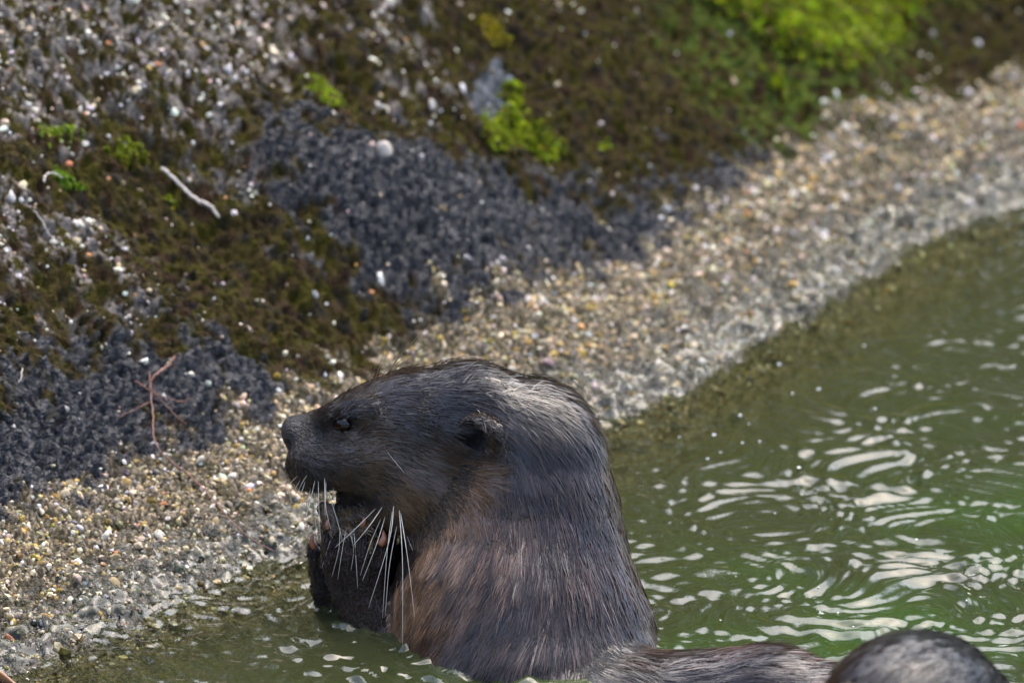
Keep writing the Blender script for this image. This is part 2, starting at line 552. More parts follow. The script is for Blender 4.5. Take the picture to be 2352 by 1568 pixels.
# ------------------------------------------------------------------ implicit surfaces for the animals
class SDF:
    """distance field in photo pixels (u right, v down, w towards the viewer)"""
    def __init__(self, lo, hi, h):
        self.lo, self.h = np.array(lo, float), h
        self.n = np.ceil((np.array(hi, float) - self.lo) / h).astype(int) + 1
        self.f = np.full(self.n, 400.0, np.float32)
    def box(self, lo, hi):
        a = np.clip(np.floor((np.array(lo) - self.lo) / self.h).astype(int), 0, self.n)
        b_ = np.clip(np.ceil((np.array(hi) - self.lo) / self.h).astype(int) + 1, 0, self.n)
        ax = [(self.lo[i] + self.h * np.arange(a[i], b_[i])).astype(np.float32) for i in range(3)]
        return tuple(slice(a[i], b_[i]) for i in range(3)), ax[0][:, None, None], ax[1][None, :, None], ax[2][None, None, :]
    def cone(self, a, b_, ra, rb, ws=1.0, k=25.0):
        a, b_ = np.array(a, float), np.array(b_, float)
        m = max(ra, rb) + k + 5 * self.h
        mw = np.array([m, m, max(ra, rb) * ws + k + 5 * self.h])
        sl_, U, V, W = self.box(np.minimum(a, b_) - mw, np.maximum(a, b_) + mw)
        e = (b_ - a) * np.array([1, 1, 1 / ws])
        pu_, pv_, pw_ = U - a[0], V - a[1], (W - a[2]) / ws
        L2 = float(e @ e)
        t = np.clip((pu_ * e[0] + pv_ * e[1] + pw_ * e[2]) / L2, 0, 1) if L2 > 1e-9 else np.float32(0)
        d = np.sqrt((pu_ - t * e[0]) ** 2 + (pv_ - t * e[1]) ** 2 + (pw_ - t * e[2]) ** 2) - (ra + (rb - ra) * t)
        d = d * min(1.0, ws)
        self.merge(sl_, d, k)
    def ball(self, c_, r, ws=1.0, k=25.0):
        self.cone(c_, c_, r, r, ws, k)
    def ell(self, c_, r, k=15.0, sub=False, rot=0.0):
        m = max(r) + k + 5 * self.h
        sl_, U, V, W = self.box(np.array(c_) - m, np.array(c_) + m)
        du, dv = U - c_[0], V - c_[1]
        cr, sr = math.cos(rot), math.sin(rot)
        du, dv = du * cr + dv * sr, -du * sr + dv * cr
        q = np.sqrt((du / r[0]) ** 2 + (dv / r[1]) ** 2 + ((W - c_[2]) / r[2]) ** 2)
        d = (q - 1) * min(r)
        self.merge(sl_, d, k, sub)
    def merge(self, sl_, d, k, sub=False):
        o = self.f[sl_]
        if sub:
            h = np.clip(k - np.abs(-o - d), 0, None) / k
            self.f[sl_] = -(np.minimum(-o, d) - h * h * k * 0.25)
        else:
            h = np.clip(k - np.abs(o - d), 0, None) / k
            self.f[sl_] = np.minimum(o, d) - h * h * k * 0.25
    def near_w(self, u, v):
        """w of the surface that faces the viewer at (u, v)"""
        i, j = int(round((u - self.lo[0]) / self.h)), int(round((v - self.lo[1]) / self.h))
        col = self.f[i, j]
        kk = np.nonzero(col < 0)[0]
        if not len(kk):
            return 0.0
        k = kk[-1]
        if k + 1 >= len(col):
            return self.lo[2] + self.h * k
        a = col[k] / (col[k] - col[k + 1])
        return self.lo[2] + self.h * (k + a)
    def mesh(self, smooth=2):
        f, n = self.f, self.n
        ins = f < 0
        c_ = [ins[i:n[0] - 1 + i, j:n[1] - 1 + j, k:n[2] - 1 + k] for i in (0, 1) for j in (0, 1) for k in (0, 1)]
        s_ = sum(x.astype(np.int8) for x in c_)
        act = (s_ > 0) & (s_ < 8)
        idx = np.full(act.shape, -1, np.int32)
        I = np.argwhere(act)
        idx[act] = np.arange(len(I))
        acc, cnt = np.zeros((len(I), 3)), np.zeros(len(I))
        offs = [(i, j, k) for i in (0, 1) for j in (0, 1) for k in (0, 1)]
        for a in range(8):
            for b_ in range(a + 1, 8):
                if sum(abs(x - y) for x, y in zip(offs[a], offs[b_])) != 1:
                    continue
                fa, fb = f[tuple((I + offs[a]).T)], f[tuple((I + offs[b_]).T)]
                m = (fa < 0) != (fb < 0)
                t = np.where(m, fa / np.where(m, fa - fb, 1), 0)
                p = np.array(offs[a]) + t[:, None] * (np.array(offs[b_]) - np.array(offs[a]))
                acc[m] += p[m]
                cnt[m] += 1
        V = I + acc / cnt[:, None]
        faces = []
        for ax in range(3):
            sl0 = [slice(1, n[i] - 1) for i in range(3)]
            sl1 = list(sl0)
            sl0[ax], sl1[ax] = slice(0, n[ax] - 1), slice(1, n[ax])
            A, B = ins[tuple(sl0)], ins[tuple(sl1)]
            e = np.argwhere(A != B)
            org = e.copy()
            o1, o2 = [i for i in range(3) if i != ax]
            org[:, o1] += 1
            org[:, o2] += 1
            q = []
            for d1, d2 in ((-1, -1), (0, -1), (0, 0), (-1, 0)):
                cc = org.copy()
                cc[:, o1] += d1
                cc[:, o2] += d2
                q.append(idx[tuple(cc.T)])
            q = np.stack(q, 1)
            flip = A[tuple(e.T)] ^ (ax == 1)
            q[~flip] = q[~flip][:, ::-1]
            faces.append(q)
        F = np.concatenate(faces)
        V = self.lo + V * self.h
        for _ in range(smooth):
            s = np.zeros_like(V)
            m = np.zeros(len(V))
            for a in range(4):
                b_ = (a + 1) % 4
                np.add.at(s, F[:, a], V[F[:, b_]])
                np.add.at(s, F[:, b_], V[F[:, a]])
                np.add.at(m, F[:, a], 1)
                np.add.at(m, F[:, b_], 1)
            V = 0.5 * V + 0.5 * s / m[:, None]
        return V, F

def normals(V, F):
    fn = np.cross(V[F[:, 2]] - V[F[:, 0]], V[F[:, 3]] - V[F[:, 1]])
    N = np.zeros_like(V)
    for a in range(4):
        np.add.at(N, F[:, a], fn)
    return N / (np.linalg.norm(N, axis=1, keepdims=True) + 1e-12)

def idw(table, u, v, power=3.0):
    tb = np.array(table, float)
    out = np.zeros((len(u), tb.shape[1] - 2))
    tot = np.zeros(len(u))
    for row in tb:
        d2 = (u - row[0]) ** 2 + (v - row[1]) ** 2
        w = 1.0 / (d2 + 900.0) ** (power / 2)
        out += w[:, None] * row[2:]
        tot += w
    return out / tot[:, None]

# hair material: per strand colour, wet sheen
T = NT('fur')
att = T.n('Attribute', attribute_name='Col')
nat = T.n('Attribute', attribute_name='lie')
b = T.n('BsdfPrincipled', {'Base Color': att.outputs['Color'], 'Roughness': 0.22, 'Specular IOR Level': 0.48, 'Normal': nat.outputs['Vector']})
fur_mat = T.surf(b)

def make_fur(name, parent, V, F, N, dirfun, colfun, densfun, n_guides, per, length, to_world, radius=0.00011, lift=0.10, seed=5, nfun=None):
    nfun = nfun or otter_normal
    r = np.random.default_rng(seed)
    tri = np.concatenate([F[:, [0, 1, 2]], F[:, [0, 2, 3]]])
    ar = np.linalg.norm(np.cross(V[tri[:, 1]] - V[tri[:, 0]], V[tri[:, 2]] - V[tri[:, 0]]), axis=1)
    cent = V[tri].mean(1)
    cn = N[tri].mean(1)
    dw = densfun(cent, cn)
    p = ar * dw
    p /= p.sum()
    ti = r.choice(len(tri), n_guides, p=p)
    ba = r.uniform(0, 1, (n_guides, 2))
    fl = ba.sum(1) > 1
    ba[fl] = 1 - ba[fl]
    root = V[tri[ti, 0]] + ba[:, :1] * (V[tri[ti, 1]] - V[tri[ti, 0]]) + ba[:, 1:] * (V[tri[ti, 2]] - V[tri[ti, 0]])
    gn = N[tri[ti, 0]]
    d = dirfun(root, gn)
    d = d + r.normal(0, 0.10, d.shape)
    d -= (d * gn).sum(1, keepdims=True) * gn
    d /= np.linalg.norm(d, axis=1, keepdims=True) + 1e-9
    side = np.cross(gn, d)
    gl_ = length(root) * r.uniform(0.75, 1.25, n_guides)
    m = n_guides * per
    rep = lambda a: np.repeat(a, per, 0)
    L = rep(gl_) * r.uniform(0.65, 1.15, m)
    o1, o2 = r.normal(0, 7.0, m), r.normal(0, 9.0, m)
    R0 = rep(root) + rep(side) * o1[:, None] + rep(d) * o2[:, None] - rep(gn) * 1.2
    dd, nn, sd_ = rep(d), rep(gn), rep(side)
    conv = r.uniform(0.1, 0.6, m)
    sway = r.normal(0, 0.06, m)
    lf = lift * r.uniform(0.3, 1.7, m)
    K = 5
    pts = np.zeros((m, K, 3), np.float32)
    for k in range(K):
        t = k / (K - 1)
        pts[:, k] = (R0 + dd * (L * t)[:, None] + nn * (L * lf * (t - 0.75 * t * t) * 1.6)[:, None]
                     + sd_ * (-o1 * conv * t ** 1.3 + L * sway * t * t)[:, None])
    wp = to_world(pts.reshape(-1, 3)).astype(np.float32)
    cu = bpy.data.hair_curves.new(name)
    cu.add_curves([K] * m)
    cu.position_data.foreach_set('vector', wp.ravel())
    ra = cu.attributes.get('radius') or cu.attributes.new('radius', 'FLOAT', 'POINT')
    prof_r = np.array([0.8, 1.0, 0.95, 0.7, 0.15], np.float32)
    ra.data.foreach_set('value', (np.tile(prof_r, m) * radius * np.repeat(r.uniform(0.7, 1.3, m), K)).astype(np.float32))
    col = rep(colfun(root) * np.exp(r.normal(0, 0.2, (n_guides, 1)))) * r.uniform(0.7, 1.3, (m, 1))
    ca = cu.attributes.new('Col', 'FLOAT_COLOR', 'CURVE')
    c4 = np.ones((m, 4), np.float32)
    c4[:, :3] = col
    ca.data.foreach_set('color', c4.ravel())
    # wet strands lie pressed together and shine as one skin: shade them with the skin's normal, jittered per lock and strand
    nj = rep(gn + r.normal(0, 0.075, gn.shape)) + r.normal(0, 0.05, (m, 3)) - 0.05 * dd
    nw = nfun(nj, rep(root))
    nw /= np.linalg.norm(nw, axis=1, keepdims=True)
    na = cu.attributes.new('lie', 'FLOAT_VECTOR', 'CURVE')
    na.data.foreach_set('vector', nw.astype(np.float32).ravel())
    cu.materials.append(fur_mat)
    o = add_obj(name, cu, None, parent, kind='stuff')
    return o

def tube(pts, radii, sides=6):
    pts = np.asarray(pts, float)
    n = len(pts)
    tg = np.gradient(pts, axis=0)
    tg /= np.linalg.norm(tg, axis=1, keepdims=True) + 1e-12
    ref = np.array([0.3, 0.9, 0.2])
    a = np.cross(tg, ref)
    a /= np.linalg.norm(a, axis=1, keepdims=True) + 1e-12
    b_ = np.cross(tg, a)
    ang = np.arange(sides) * 2 * np.pi / sides
    ring = (np.cos(ang)[None, :, None] * a[:, None] + np.sin(ang)[None, :, None] * b_[:, None]) * np.asarray(radii)[:, None, None]
    v = (pts[:, None] + ring).reshape(-1, 3)
    f = []
    for i in range(n - 1):
        for j in range(sides):
            k = (j + 1) % sides
            f.append((i * sides + j, i * sides + k, (i + 1) * sides + k, (i + 1) * sides + j))
    v = np.concatenate([v, pts[:1], pts[-1:]])
    e = len(v)
    tr = [(e - 2, (j + 1) % sides, j) for j in range(sides)] + [(e - 1, (n - 1) * sides + j, (n - 1) * sides + (j + 1) % sides) for j in range(sides)]
    return v, [np.array(f), np.array(tr)]

def spline(ctrl, n):
    c_ = np.asarray(ctrl, float)
    t = np.linspace(0, len(c_) - 1, n)
    out = []
    for x in t:
        i = min(int(x), len(c_) - 2)
        f = x - i
        p0, p1, p2, p3 = c_[max(i - 1, 0)], c_[i], c_[i + 1], c_[min(i + 2, len(c_) - 1)]
        out.append(0.5 * ((2 * p1) + (-p0 + p2) * f + (2 * p0 - 5 * p1 + 4 * p2 - p3) * f * f + (-p0 + 3 * p1 - 3 * p2 + p3) * f ** 3))
    return np.array(out)

T = NT('otter_skin')
tc = T.n('TexCoord')
att = T.n('Attribute', attribute_name='Col')
wet = T.n('Attribute', attribute_name='wet')
n1 = noise(T, tc.outputs['Object'], 520, 3)
n2 = noise(T, tc.outputs['Object'], 480, 4, 0.65)
mul = T.n('MapRange', {'Value': n1.outputs[0], 'From Min': 0.3, 'From Max': 0.7, 'To Min': 0.65, 'To Max': 1.35})
vm = T.n('VectorMath', {0: att.outputs['Color'], 1: mul.outputs[0]}, operation='MULTIPLY')
sp = T.n('MapRange', {'Value': wet.outputs['Fac'], 'To Min': 0.55, 'To Max': 0.30})
rg = T.n('MapRange', {'Value': wet.outputs['Fac'], 'To Min': 0.30, 'To Max': 0.18})
b = T.n('BsdfPrincipled', {'Base Color': vm.outputs[0], 'Roughness': rg.outputs[0], 'Specular IOR Level': sp.outputs[0]})
bp = T.n('Bump', {'Height': n2.outputs[0], 'Strength': 1.0, 'Distance': 0.0035})
T.t.links.new(bp.outputs[0], b.inputs['Normal'])
body_mat = T.surf(b)

# ------------------------------------------------------------------ the otter eating by the bank
S = SDF((600, 800, -330), (2120, 1900, 560), 5.5)
H = S
# neck and trunk
neck = [(1200, 1045, 0, 172, .95), (1200, 1105, 2, 196, .86), (1197, 1200, 6, 220, .84), (1197, 1290, 14, 237, .84), (1180, 1370, 26, 270, .80), (1192, 1450, 40, 296, .78), (1205, 1560, 60, 325, .80)]
for a, b_ in zip(neck[:-1], neck[1:]):
    H.cone(a[:3], b_[:3], a[3], b_[3], (a[4] + b_[4]) / 2, 22)
# trunk floating off to the right, towards the viewer
trunk = [(1230, 1640, 190, 160), (1450, 1652, 215, 165), (1740, 1642, 310, 164), (1960, 1690, 390, 170), (2050, 1740, 420, 160)]
for a, b_ in zip(trunk[:-1], trunk[1:]):
    H.cone(a[:3], b_[:3], a[3], b_[3], 1.0, 30)
# skull
head = [(700, 1001, 0, 50, .95), (762, 1008, 0, 71, .85), (838, 1000, 0, 107, .78), (932, 1000, 0, 145, .80), (1062, 1000, 0, 161, .88), (1200, 1045, 0, 172, .95)]
for a, b_ in zip(head[:-1], head[1:]):
    H.cone(a[:3], b_[:3], a[3], b_[3], (a[4] + b_[4]) / 2, 22)
for sg in (1, -1):
    H.ball((717, 1066, sg * 32), 62, .85, 24)       # whisker pads
    H.ball((800, 1064, sg * 46), 66, .85, 28)
    H.ball((870, 1068, sg * 70), 68, .75, 30)       # cheek
    H.ball((965, 1120, sg * 60), 108, .72, 40)      # jowl
    H.cone((745, 962, sg * 40), (835, 938, sg * 78), 19, 17, 1, 30)   # brow ridge
H.ball((950, 1110, 0), 116, 1.0, 30)
# lower jaw and a filler for the dark inside of the mouth
H.cone((762, 1190, 0), (900, 1176, 0), 27, 46, 1.25, 18)
H.cone((742, 1170, 0), (765, 1190, 0), 18, 26, 1.2, 10)
H.cone((790, 1146, 0), (900, 1140, 0), 22, 50, 1.1, 6)
# nose pad, nostrils, eye sockets, ears
H.ell((668, 990, 0), (26, 34, 44), 14)
for sg in (1, -1):
    H.ell((656, 1026, sg * 24), (15, 17, 13), 8, sub=True, rot=0.5)
    we = H.near_w(786, 974) if sg > 0 else we
    H.ell((786, 974, sg * (we + 4)), (29, 25, 15), 10, sub=True)
    H.cone((766, 997, sg * (we - 8)), (810, 1000, sg * (we + 4)), 6, 6, 1, 8)   # lower lid
    H.cone((762, 956, sg * (we - 8)), (815, 953, sg * (we + 4)), 7, 8, 1, 8)  # upper lid
    wr = H.near_w(1092, 1002) if sg > 0 else wr
    H.ell((1098, 994, sg * (wr + 4)), (48, 46, 28), 10, rot=0.35)
    H.ell((1076, 1006, sg * (wr + 26)), (50, 38, 30), 6, sub=True, rot=0.5)
    H.ell((1082, 1006, sg * (wr + 2)), (30, 32, 30), 6, sub=True, rot=0.3)
# fore paws lifted to the mouth
H.cone((905, 1560, 60), (842, 1408, 52), 64, 56, .8, 26)
H.cone((842, 1405, 52), (826, 1340, 44), 58, 54, .5, 20)
for a, m_, b_, ra, rm, rb in [((784, 1372, 44), (756, 1292, 46), (750, 1212, 26), 24, 21, 17), ((808, 1360, 62), (788, 1282, 72), (788, 1214, 46), 21, 20, 16),
                              ((838, 1355, 70), (828, 1278, 82), (829, 1212, 54), 21, 20, 16), ((866, 1360, 62), (868, 1296, 74), (874, 1246, 58), 20, 19, 15)]:
    H.cone(a, m_, ra, rm, 1, 5)
    H.cone(m_, b_, rm, rb, 1, 5)
    H.ball(m_, rm + 2, 1, 5)
H.cone((860, 1540, -60), (775, 1392, -60), 60, 48, .8, 26)
H.cone((770, 1400, -60), (770, 1300, -50), 50, 54, .6, 16)
for a, b_, ra, rb in [((735, 1365, -42), (719, 1268, -36), 23, 18), ((880, 1330, -60), (880, 1230, -40), 34, 26), ((925, 1360, -70), (945, 1250, -46), 40, 30), ((955, 1330, -60), (968, 1265, -40), 18, 14)]:
    H.cone(a, b_, ra, rb, 1, 7)
V, F = S.mesh(1)
N = normals(V, F)
if (N * (V - np.array([1100, 1100, 0])))[(V[:, 1] < 1000)].sum() < 0:
    F = F[:, ::-1]
    N = -N
O_BASE = P(1200, 1450, 0)

YAW = 0.28                      # the head and paws turn a little away from the viewer
def turn(u):
    return YAW * np.minimum(u - 1150.0, 0)

def otter_world(p):
    return P(p[:, 0], p[:, 1], p[:, 2] + turn(p[:, 0]))

def otter_normal(n, p):
    k = YAW * (p[:, 0] < 1150)
    return np.multiply.outer(n[:, 0] - k * n[:, 2], RIGHT) - np.multiply.outer(n[:, 1], UP) + np.multiply.outer(n[:, 2], BACK)

FLOW = [  # u, v, du, dv : lie of the coat
    (660, 960, .9, -.4), (720, 940, 1, -.2), (760, 940, 1, -.4), (850, 890, 1, -.35), (950, 855, 1, -.12), (1080, 845, 1, 0), (1200, 860, 1, .3), (1290, 910, .9, .6), (1350, 980, .6, .9), (1390, 1080, .25, 1),
    (680, 1060, .3, .9), (720, 1030, .8, .35), (720, 1100, .35, .9), (770, 1050, .9, .3), (800, 1100, .8, .5), (850, 1040, 1, .05), (850, 1100, 1, .45), (830, 1010, 1, -.15), (860, 960, .85, .4), (900, 920, .95, .25),
    (960, 930, 1, .25), (960, 1000, .9, .5), (900, 1030, .9, .35), (1000, 1060, .9, .45), (940, 1120, .85, .55), (880, 1150, .8, .6), (1050, 1110, .95, .2), (1090, 1080, .9, -.1), (1060, 920, 1, .3), (1150, 930, .85, .55),
    (1000, 1170, .7, .7), (1060, 1150, .7, .6), (980, 1220, .3, .95), (1100, 1150, .2, 1), (1190, 1000, .6, .8), (1160, 1090, .1, 1), (1280, 1000, .6, .8), (1300, 1100, .25, 1), (1380, 1200, .1, 1), (1250, 1200, 0, 1), (1150, 1220, -.15, 1), (1060, 1240, -.4, .9),
    (1420, 1300, .06, 1), (1320, 1320, .02, 1), (1450, 1400, .25, 1), (1490, 1450, .5, 1), (1220, 1350, -.2, 1), (1120, 1320, -.45, .9), (1000, 1310, -.6, .8), (930, 1390, -.5, .9), (980, 1450, -.6, .7), (1080, 1430, -.5, .85), (1200, 1460, -.35, .95), (1330, 1440, .0, 1), (1400, 1450, .25, 1),
    (1300, 1510, -.1, 1), (1250, 1540, -.2, 1), (1400, 1530, .7, .6), (1550, 1510, 1, .1), (1700, 1500, 1, .1), (1850, 1510, 1, .25), (1700, 1560, 1, .15), (1950, 1560, 1, .4),
    (780, 1195, .5, .8), (850, 1190, .8, .5)]
SHADE = [  # u, v, coat rgb, with cheek, throat and chest lightened against their shade
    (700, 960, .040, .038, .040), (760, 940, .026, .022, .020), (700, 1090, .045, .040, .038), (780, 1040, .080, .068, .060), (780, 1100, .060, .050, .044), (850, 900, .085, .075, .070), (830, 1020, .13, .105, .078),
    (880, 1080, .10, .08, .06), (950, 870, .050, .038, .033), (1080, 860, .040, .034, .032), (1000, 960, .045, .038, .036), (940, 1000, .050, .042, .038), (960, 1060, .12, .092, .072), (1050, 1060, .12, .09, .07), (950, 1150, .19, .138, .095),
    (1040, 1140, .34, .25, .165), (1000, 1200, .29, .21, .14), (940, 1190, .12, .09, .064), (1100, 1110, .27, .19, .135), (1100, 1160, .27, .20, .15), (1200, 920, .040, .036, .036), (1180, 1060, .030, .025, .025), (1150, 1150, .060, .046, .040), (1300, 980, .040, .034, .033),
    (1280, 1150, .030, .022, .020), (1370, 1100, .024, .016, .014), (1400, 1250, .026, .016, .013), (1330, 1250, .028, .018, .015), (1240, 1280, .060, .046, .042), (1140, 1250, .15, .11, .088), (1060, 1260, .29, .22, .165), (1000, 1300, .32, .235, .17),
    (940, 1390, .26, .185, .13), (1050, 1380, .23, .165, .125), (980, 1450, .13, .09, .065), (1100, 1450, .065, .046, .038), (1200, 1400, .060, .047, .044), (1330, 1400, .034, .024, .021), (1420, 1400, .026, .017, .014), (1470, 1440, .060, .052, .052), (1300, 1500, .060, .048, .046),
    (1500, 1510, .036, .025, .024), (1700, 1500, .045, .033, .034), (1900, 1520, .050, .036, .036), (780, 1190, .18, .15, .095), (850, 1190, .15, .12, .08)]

def fl_dir(p, n):
    d = idw(FLOW, p[:, 0], p[:, 1], 4.0)
    out = np.zeros_like(p)
    out[:, :2] = d
    out[:, 2] = 0.0
    out -= (out * n).sum(1, keepdims=True) * n
    return out / (np.linalg.norm(out, axis=1, keepdims=True) + 1e-6)

STREAK = Field(0.05, 0.5, 1.0, 512, seed=77)
def fl_col(p):
    u, v = p[:, 0], p[:, 1]
    trunk_ = sstep(u, 1380, 1520) * sstep(v, 1455, 1490)
    nape_ = sstep(v + 0.6 * u, 1750, 1950) * (1 - trunk_)
    st = STREAK(u / 420.0, v / 3800.0) * nape_ + STREAK(v / 380.0, u / 3800.0) * trunk_
    st = np.clip(st, -1.6, 1.1)
    face = 1 + 0.5 * (1 - sstep(u, 900, 1060)) * sstep(v, 900, 960)  # face lightened in the coat colour, as it turns from the light
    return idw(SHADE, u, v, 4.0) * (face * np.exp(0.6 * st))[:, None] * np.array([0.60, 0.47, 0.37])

def water_row(w):
    return VW + w * SE / CE

def paw_mask(V):
    """1 where the surface belongs to the fore paws"""
    u, v = V[:, 0], V[:, 1]
    chest = np.interp(v, [1190, 1240, 1275, 1320, 1370, 1400, 1430, 1700], [600, 925, 975, 934, 898, 890, 884, 880])
    chin = np.interp(u, [700, 745, 780, 900, 960, 990], [1175, 1196, 1214, 1222, 1240, 1270])
    return (v > chin) & (u < chest)

def mouth_mask(V):
    u, v, w = V.T
    lip = np.interp(u, [720, 760, 800, 850, 880], [1124, 1128, 1131, 1142, 1156])
    low = np.interp(u, [735, 765, 800, 860, 885], [1156, 1166, 1165, 1160, 1156])
    return (u > 730) & (u < 882) & (v > lip) & (v < low)

def nose_mask(V):
    u, v = V[:, 0], V[:, 1]
    return (u < 690 - 0.25 * np.clip(v - 1000, 0, 100)) & (v < 1046)

def socket_mask(V):
    return ((V[:, 0] - 786) / 31) ** 2 + ((V[:, 1] - 975) / 25) ** 2 < 1

def ear_mask(V):
    return (((V[:, 0] - 1080) / 40) ** 2 + ((V[:, 1] - 1008) / 40) ** 2 < 1) & (np.abs(V[:, 2]) < wr + 30)

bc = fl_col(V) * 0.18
bc[paw_mask(V)] = (0.015, 0.0075, 0.0045)
bc[paw_mask(V) & (V[:, 2] < 0)] = (0.007, 0.004, 0.003)  # far paw painted darker as the shade between paws and chest
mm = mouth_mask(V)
bc[mm] = (0.010, 0.005, 0.004)  # painted near black as the shade inside the open mouth
bc[nose_mask(V)] = (0.012, 0.011, 0.012)
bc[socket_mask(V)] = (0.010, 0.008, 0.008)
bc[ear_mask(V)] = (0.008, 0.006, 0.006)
lipm = (V[:, 0] < 764) & (V[:, 1] > 1140) & (V[:, 1] < 1186) & (V[:, 0] > 735)
bc[lipm] = (0.20, 0.125, 0.085)
otter = bpy.data.objects.new('otter', None)
COL.objects.link(otter)
otter.empty_display_size = 0.05
otter.location = O_BASE
otter['label'] = 'wet brown otter with long white whiskers eating from its raised paws'
otter['category'] = 'otter'
otter['group'] = 'otters in the pool'

def loc(p):
    return otter_world(np.asarray(p, float)) - O_BASE

ome = mesh_from('body', loc(V), F)
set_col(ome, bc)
set_float(ome, paw_mask(V) * 1.0, 'wet')
add_obj('body', ome, body_mat, otter)

def fur_density(c_, n):
    d = np.ones(len(c_))
    d *= np.where(n[:, 2] > -0.25, 1.0, 0.35)
    d *= 1 - paw_mask(c_)
    d *= 1 - mouth_mask(c_)
    d *= 1 - nose_mask(c_)
    d *= 1 - socket_mask(c_)
    d *= np.where(ear_mask(c_), 0.05, 1)
    d *= 1 - ((c_[:, 0] < 760) & (c_[:, 1] > 1140) & (c_[:, 1] < 1190))
    d *= np.where(c_[:, 1] > water_row(c_[:, 2] + turn(c_[:, 0])) + 25, 0, 1)
    d *= np.where((c_[:, 0] < 860) & (c_[:, 1] < 1130), 1.7, 1)
    return d + 1e-9

def fur_len(p):
    L = 34 + 24 * sstep(p[:, 0], 850, 1150)
    L = np.where((p[:, 0] < 860), 15 + 12 * sstep(p[:, 0], 700, 860), L)
    L = np.where((p[:, 1] > 1140) & (p[:, 0] < 900), 24, L)
    L = np.where(((p[:, 0] - 1095) / 62) ** 2 + ((p[:, 1] - 1000) / 62) ** 2 < 1, 14, L)
    return L

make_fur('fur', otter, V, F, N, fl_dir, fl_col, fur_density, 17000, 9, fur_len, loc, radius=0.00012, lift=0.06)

# loose, paler wet locks that stand out on the neck and the crown
def lock_density(c_, n):
    d = fur_density(c_, n)
    nape = np.exp(-((c_[:, 0] - 1340) / 110) ** 2 - ((c_[:, 1] - 1220) / 170) ** 2)
    back = np.exp(-((c_[:, 0] - 1750) / 300) ** 2 - ((c_[:, 1] - 1510) / 60) ** 2)
    return d * (0.10 + 2.5 * nape + 1.0 * back) * (c_[:, 0] > 1150)
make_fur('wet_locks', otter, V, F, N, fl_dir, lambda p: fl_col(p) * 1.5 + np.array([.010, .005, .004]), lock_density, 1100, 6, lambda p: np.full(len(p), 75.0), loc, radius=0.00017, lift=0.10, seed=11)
def stray_density(c_, n):
    return fur_density(c_, n) * np.exp(-((c_[:, 0] - 1130) / 220) ** 2 - ((c_[:, 1] - 900) / 110) ** 2)
make_fur('stray_hairs', otter, V, F, N, lambda p, n: fl_dir(p, n) + rng.normal(0, .35, p.shape), lambda p: fl_col(p) * 0.5, stray_density, 420, 3, lambda p: np.full(len(p), 42.0), loc, radius=0.00014, lift=0.35, seed=12)

def paw_density(c_, n):
    return paw_mask(c_) * (c_[:, 1] < water_row(c_[:, 2] + turn(c_[:, 0])) + 20) + 1e-9
def paw_dir(p, n):
    d = np.tile(np.array([0.08, -1.0, 0.1]), (len(p), 1))
    d -= (d * n).sum(1, keepdims=True) * n
    return d / (np.linalg.norm(d, axis=1, keepdims=True) + 1e-6)
make_fur('paw_fur', otter, V, F, N, paw_dir, lambda p: np.tile(np.array([.020, .010, .006]), (len(p), 1)), paw_density, 2600, 5, lambda p: np.full(len(p), 11.0), loc, radius=0.00013, lift=0.12, seed=14)

# eyes
eye_mat = simple_mat('otter_eye', (0.004, 0.002, 0.002), rough=0.04, var=0.3, scale=200, coat=0.0, spec=0.4)
iris_mat = simple_mat('otter_iris', (0.009, 0.003, 0.0016), rough=0.04, var=0.4, scale=900, coat=0.0, spec=0.4)
for sg in (1, -1):
    e0 = np.array([786, 976, sg * (we - 11)])
    me = mesh_from('eye', ICO2_V @ np.diag([1, 1, 1]) * 0.0, ICO2_F)
    v3, f3 = subdiv(ICO2_V, ICO2_F)
    pts = e0 + v3 * np.array([23, 20, 20])
    me = mesh_from('eye', loc(pts), f3)
    eo = add_obj('eye', me, eye_mat, otter)
    # iris: cap of the same ball, a hair proud
    cap = v3[:, 2] * sg
    fi = f3[(cap[f3] > 0.62).all(1)]
    us = np.unique(fi); rm = np.full(len(v3), -1); rm[us] = np.arange(len(us))
    me2 = mesh_from('iris', loc(e0 + v3[us] * np.array([23, 20, 20]) * 1.012), rm[fi])
    add_obj('iris', me2, iris_mat, eo)

# claws
claw_mat = simple_mat('otter_claw', (0.30, 0.10, 0.045), rough=0.22, var=0.25, scale=500, coat=0.6)
for a, m, b_, r0 in [((720, 1262, -28), (713, 1246, -22), (716, 1226, -20), 9), ((874, 1250, 74), (882, 1236, 76), (880, 1216, 70), 10), ((831, 1212, 64), (836, 1196, 66), (834, 1184, 60), 7), ((752, 1216, 40), (750, 1202, 42), (755, 1190, 38), 7)]:
    pts = spline([a, m, b_], 7)
    v, f = tube(loc(pts), np.array([1, 1, .95, .8, .6, .35, .06]) * r0 / PXM, 8)
    add_obj('claw', mesh_from('claw', v, f), claw_mat, otter)

